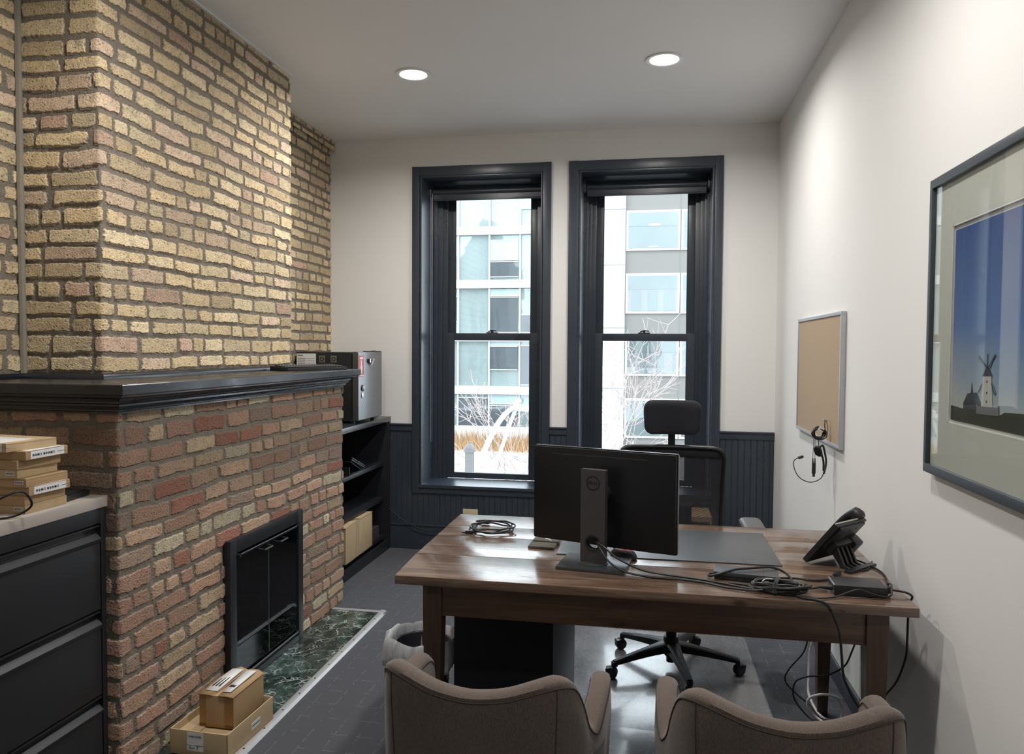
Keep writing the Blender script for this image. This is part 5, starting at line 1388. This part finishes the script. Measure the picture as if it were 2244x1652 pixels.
# planter of dry grass
t = thing('roof_planter', 'long white planter wall filled with dry orange grass outside the left window', 'planter', (-9, 33, GZ))
obj('planter_wall', MB().box(-16, -3.2, 32.4, 34.6, GZ, -3.05).box(-16, -3.2, 35.3, 35.6, GZ, -2.2), M_WHT, t)
b = MB(); rnd = random.Random(5)
bb = bmesh.new()
for k in range(2600):
    x = rnd.uniform(-12, -4); y = rnd.uniform(32.6, 35.0); h = rnd.uniform(.25, .75)*(1.4 if y > 34 else 1); dx = rnd.uniform(-.25, .25); w_ = .02
    v = [bb.verts.new((x-w_, y, -3.15)), bb.verts.new((x+w_, y, -3.15)), bb.verts.new((x+dx*.5+w_*.6, y, -3.15+h*.6)), bb.verts.new((x+dx, y+.02, -3.15+h))]
    bb.faces.new(v)
b.merge(bb)
obj('dry_grass', b, ext('dry_orange_grass', (0.331, 0.202, 0.101), .9), t, stuff=True, smooth=0)

# curved street light and post
M_LAMPP = ext('pale_painted_steel', (0.360, 0.367, 0.374), .5)
t = thing('street_lamp', 'pale curved twin-arm street lamp outside the left window', 'street lamp', (-2.33, 10, GZ))
obj('lamp_arm', MB().tube([(-2.36, 10, GZ), (-2.34, 10, -1.2), (-2.30, 10, -.16), (-2.178, 10, .128), (-1.989, 10, .507), (-1.833, 10, .697), (-1.70, 10, .765)], lambda q: .045-.012*q, 10, 6), M_LAMPP, t)
obj('brace_arm', MB().tube([(-2.16, 10.05, -1.0), (-2.08, 10.05, -.18), (-1.955, 10.05, .135), (-1.80, 10.03, .574), (-1.72, 10.02, .75)], .026, 8, 6), M_LAMPP, t)
obj('lamp_head', MB().lathe([(.03, 0), (.055, .02), (.055, .10), (.02, .12)], 16, Matrix.Translation((-1.72, 10, .70))).box(-1.70, -1.36, 9.95, 10.05, .70, .76, bev=.015).lathe([(.04, .11), (.04, .15), (.01, .17)], 16, Matrix.Translation((-1.70, 10, .70))), M_LAMPP, t)
t = thing('iron_post', 'grey cast post with rounded cap outside the left window, left of the lamp arm', 'post', (-1.90, 8, GZ))
obj('post_shaft', MB().lathe([(.10, GZ), (.058, GZ+.5), (.052, .40), (.066, .405), (.066, .43), (.052, .435)], 20, Matrix.Translation((-1.90, 8, 0))), ext('grey_iron', (0.115, 0.112, 0.115), .5), t)
obj('post_cap', MB().lathe([(.060, .43), (.055, .46), (.030, .49), (.012, .50), (.012, .515), (.002, .52)], 20, Matrix.Translation((-1.90, 8, 0))), ext('grey_iron_cap', (0.122, 0.119, 0.122), .5), t)
# fire-hydrant-like ornament and lantern seen by the chair
t = thing('street_lantern', 'pale ornate street lantern seen behind the office chair headrest', 'street lamp', (-.20, 12, GZ))
obj('lantern_post', MB().lathe([(.09, GZ), (.05, -1), (.04, -.62)], 14, Matrix.Translation((-.20, 12, 0))), M_LAMPP, t)
obj('lantern_glass', MB().lathe([(.05, -.62), (.15, -.45), (.16, -.25), (.09, -.13), (.03, -.05), (.012, .05), (.002, .10)], 16, Matrix.Translation((-.20, 12, 0))), M_WHT, t)

# bare trees
M_BARK = ext('sunlit_pale_bark', (0.302, 0.259, 0.245), .9)
def tree(label, base, h, seed, lean_dir, spread, depth=6, r0=.07):
    rnd = random.Random(seed); b = MB(); bb = bmesh.new()
    def seg(p, q, ra, rb):
        d = (q-p).normalized(); u = d.cross(Vector((.3, .2, 1))).normalized(); v = d.cross(u)
        A = [bb.verts.new(p+(u*math.cos(k*PI/2)+v*math.sin(k*PI/2))*ra) for k in range(4)]; B = [bb.verts.new(q+(u*math.cos(k*PI/2)+v*math.sin(k*PI/2))*rb) for k in range(4)]
        for k in range(4): bb.faces.new((A[k], A[(k+1) % 4], B[(k+1) % 4], B[k]))
    def grow(p, d, L, r, n):
        r = max(r, .0065)
        for s in range(3):
            d = (d+Vector([rnd.uniform(-.16, .16) for _ in range(3)])+Vector((0, 0, .05))).normalized()
            q = p+d*L/3; seg(p, q, r, r*.9); p = q; r *= .9
            if n > 0 and s > 0:
                k = Vector([rnd.uniform(-1, 1) for _ in range(3)])*spread
                grow(p, (d+k).normalized(), L*rnd.uniform(.6, .82), r*.68, n-1)
        if n > 0: grow(p, (d+Vector([rnd.uniform(-.4, .4) for _ in range(3)])).normalized(), L*.8, r*.85, n-1)
    grow(Vector(base), Vector(lean_dir).normalized(), h, r0, depth)
    b.merge(bb); t = thing('bare_tree', label, 'tree', base, 0)
    obj('branches', b, M_BARK, t, smooth=0)
    return t
tree('leafless pale tree with spreading twigs outside the left edge of the left window', (-3.85, 13, GZ), 4.7, 11, (.04, 0, 1), 1.0, 6, .085)
tree('leafless tree with thin twigs behind the office chair, outside the right window', (-1.05, 15, GZ), 1.9, 4, (.10, 0, 1), .9, 6, .045)
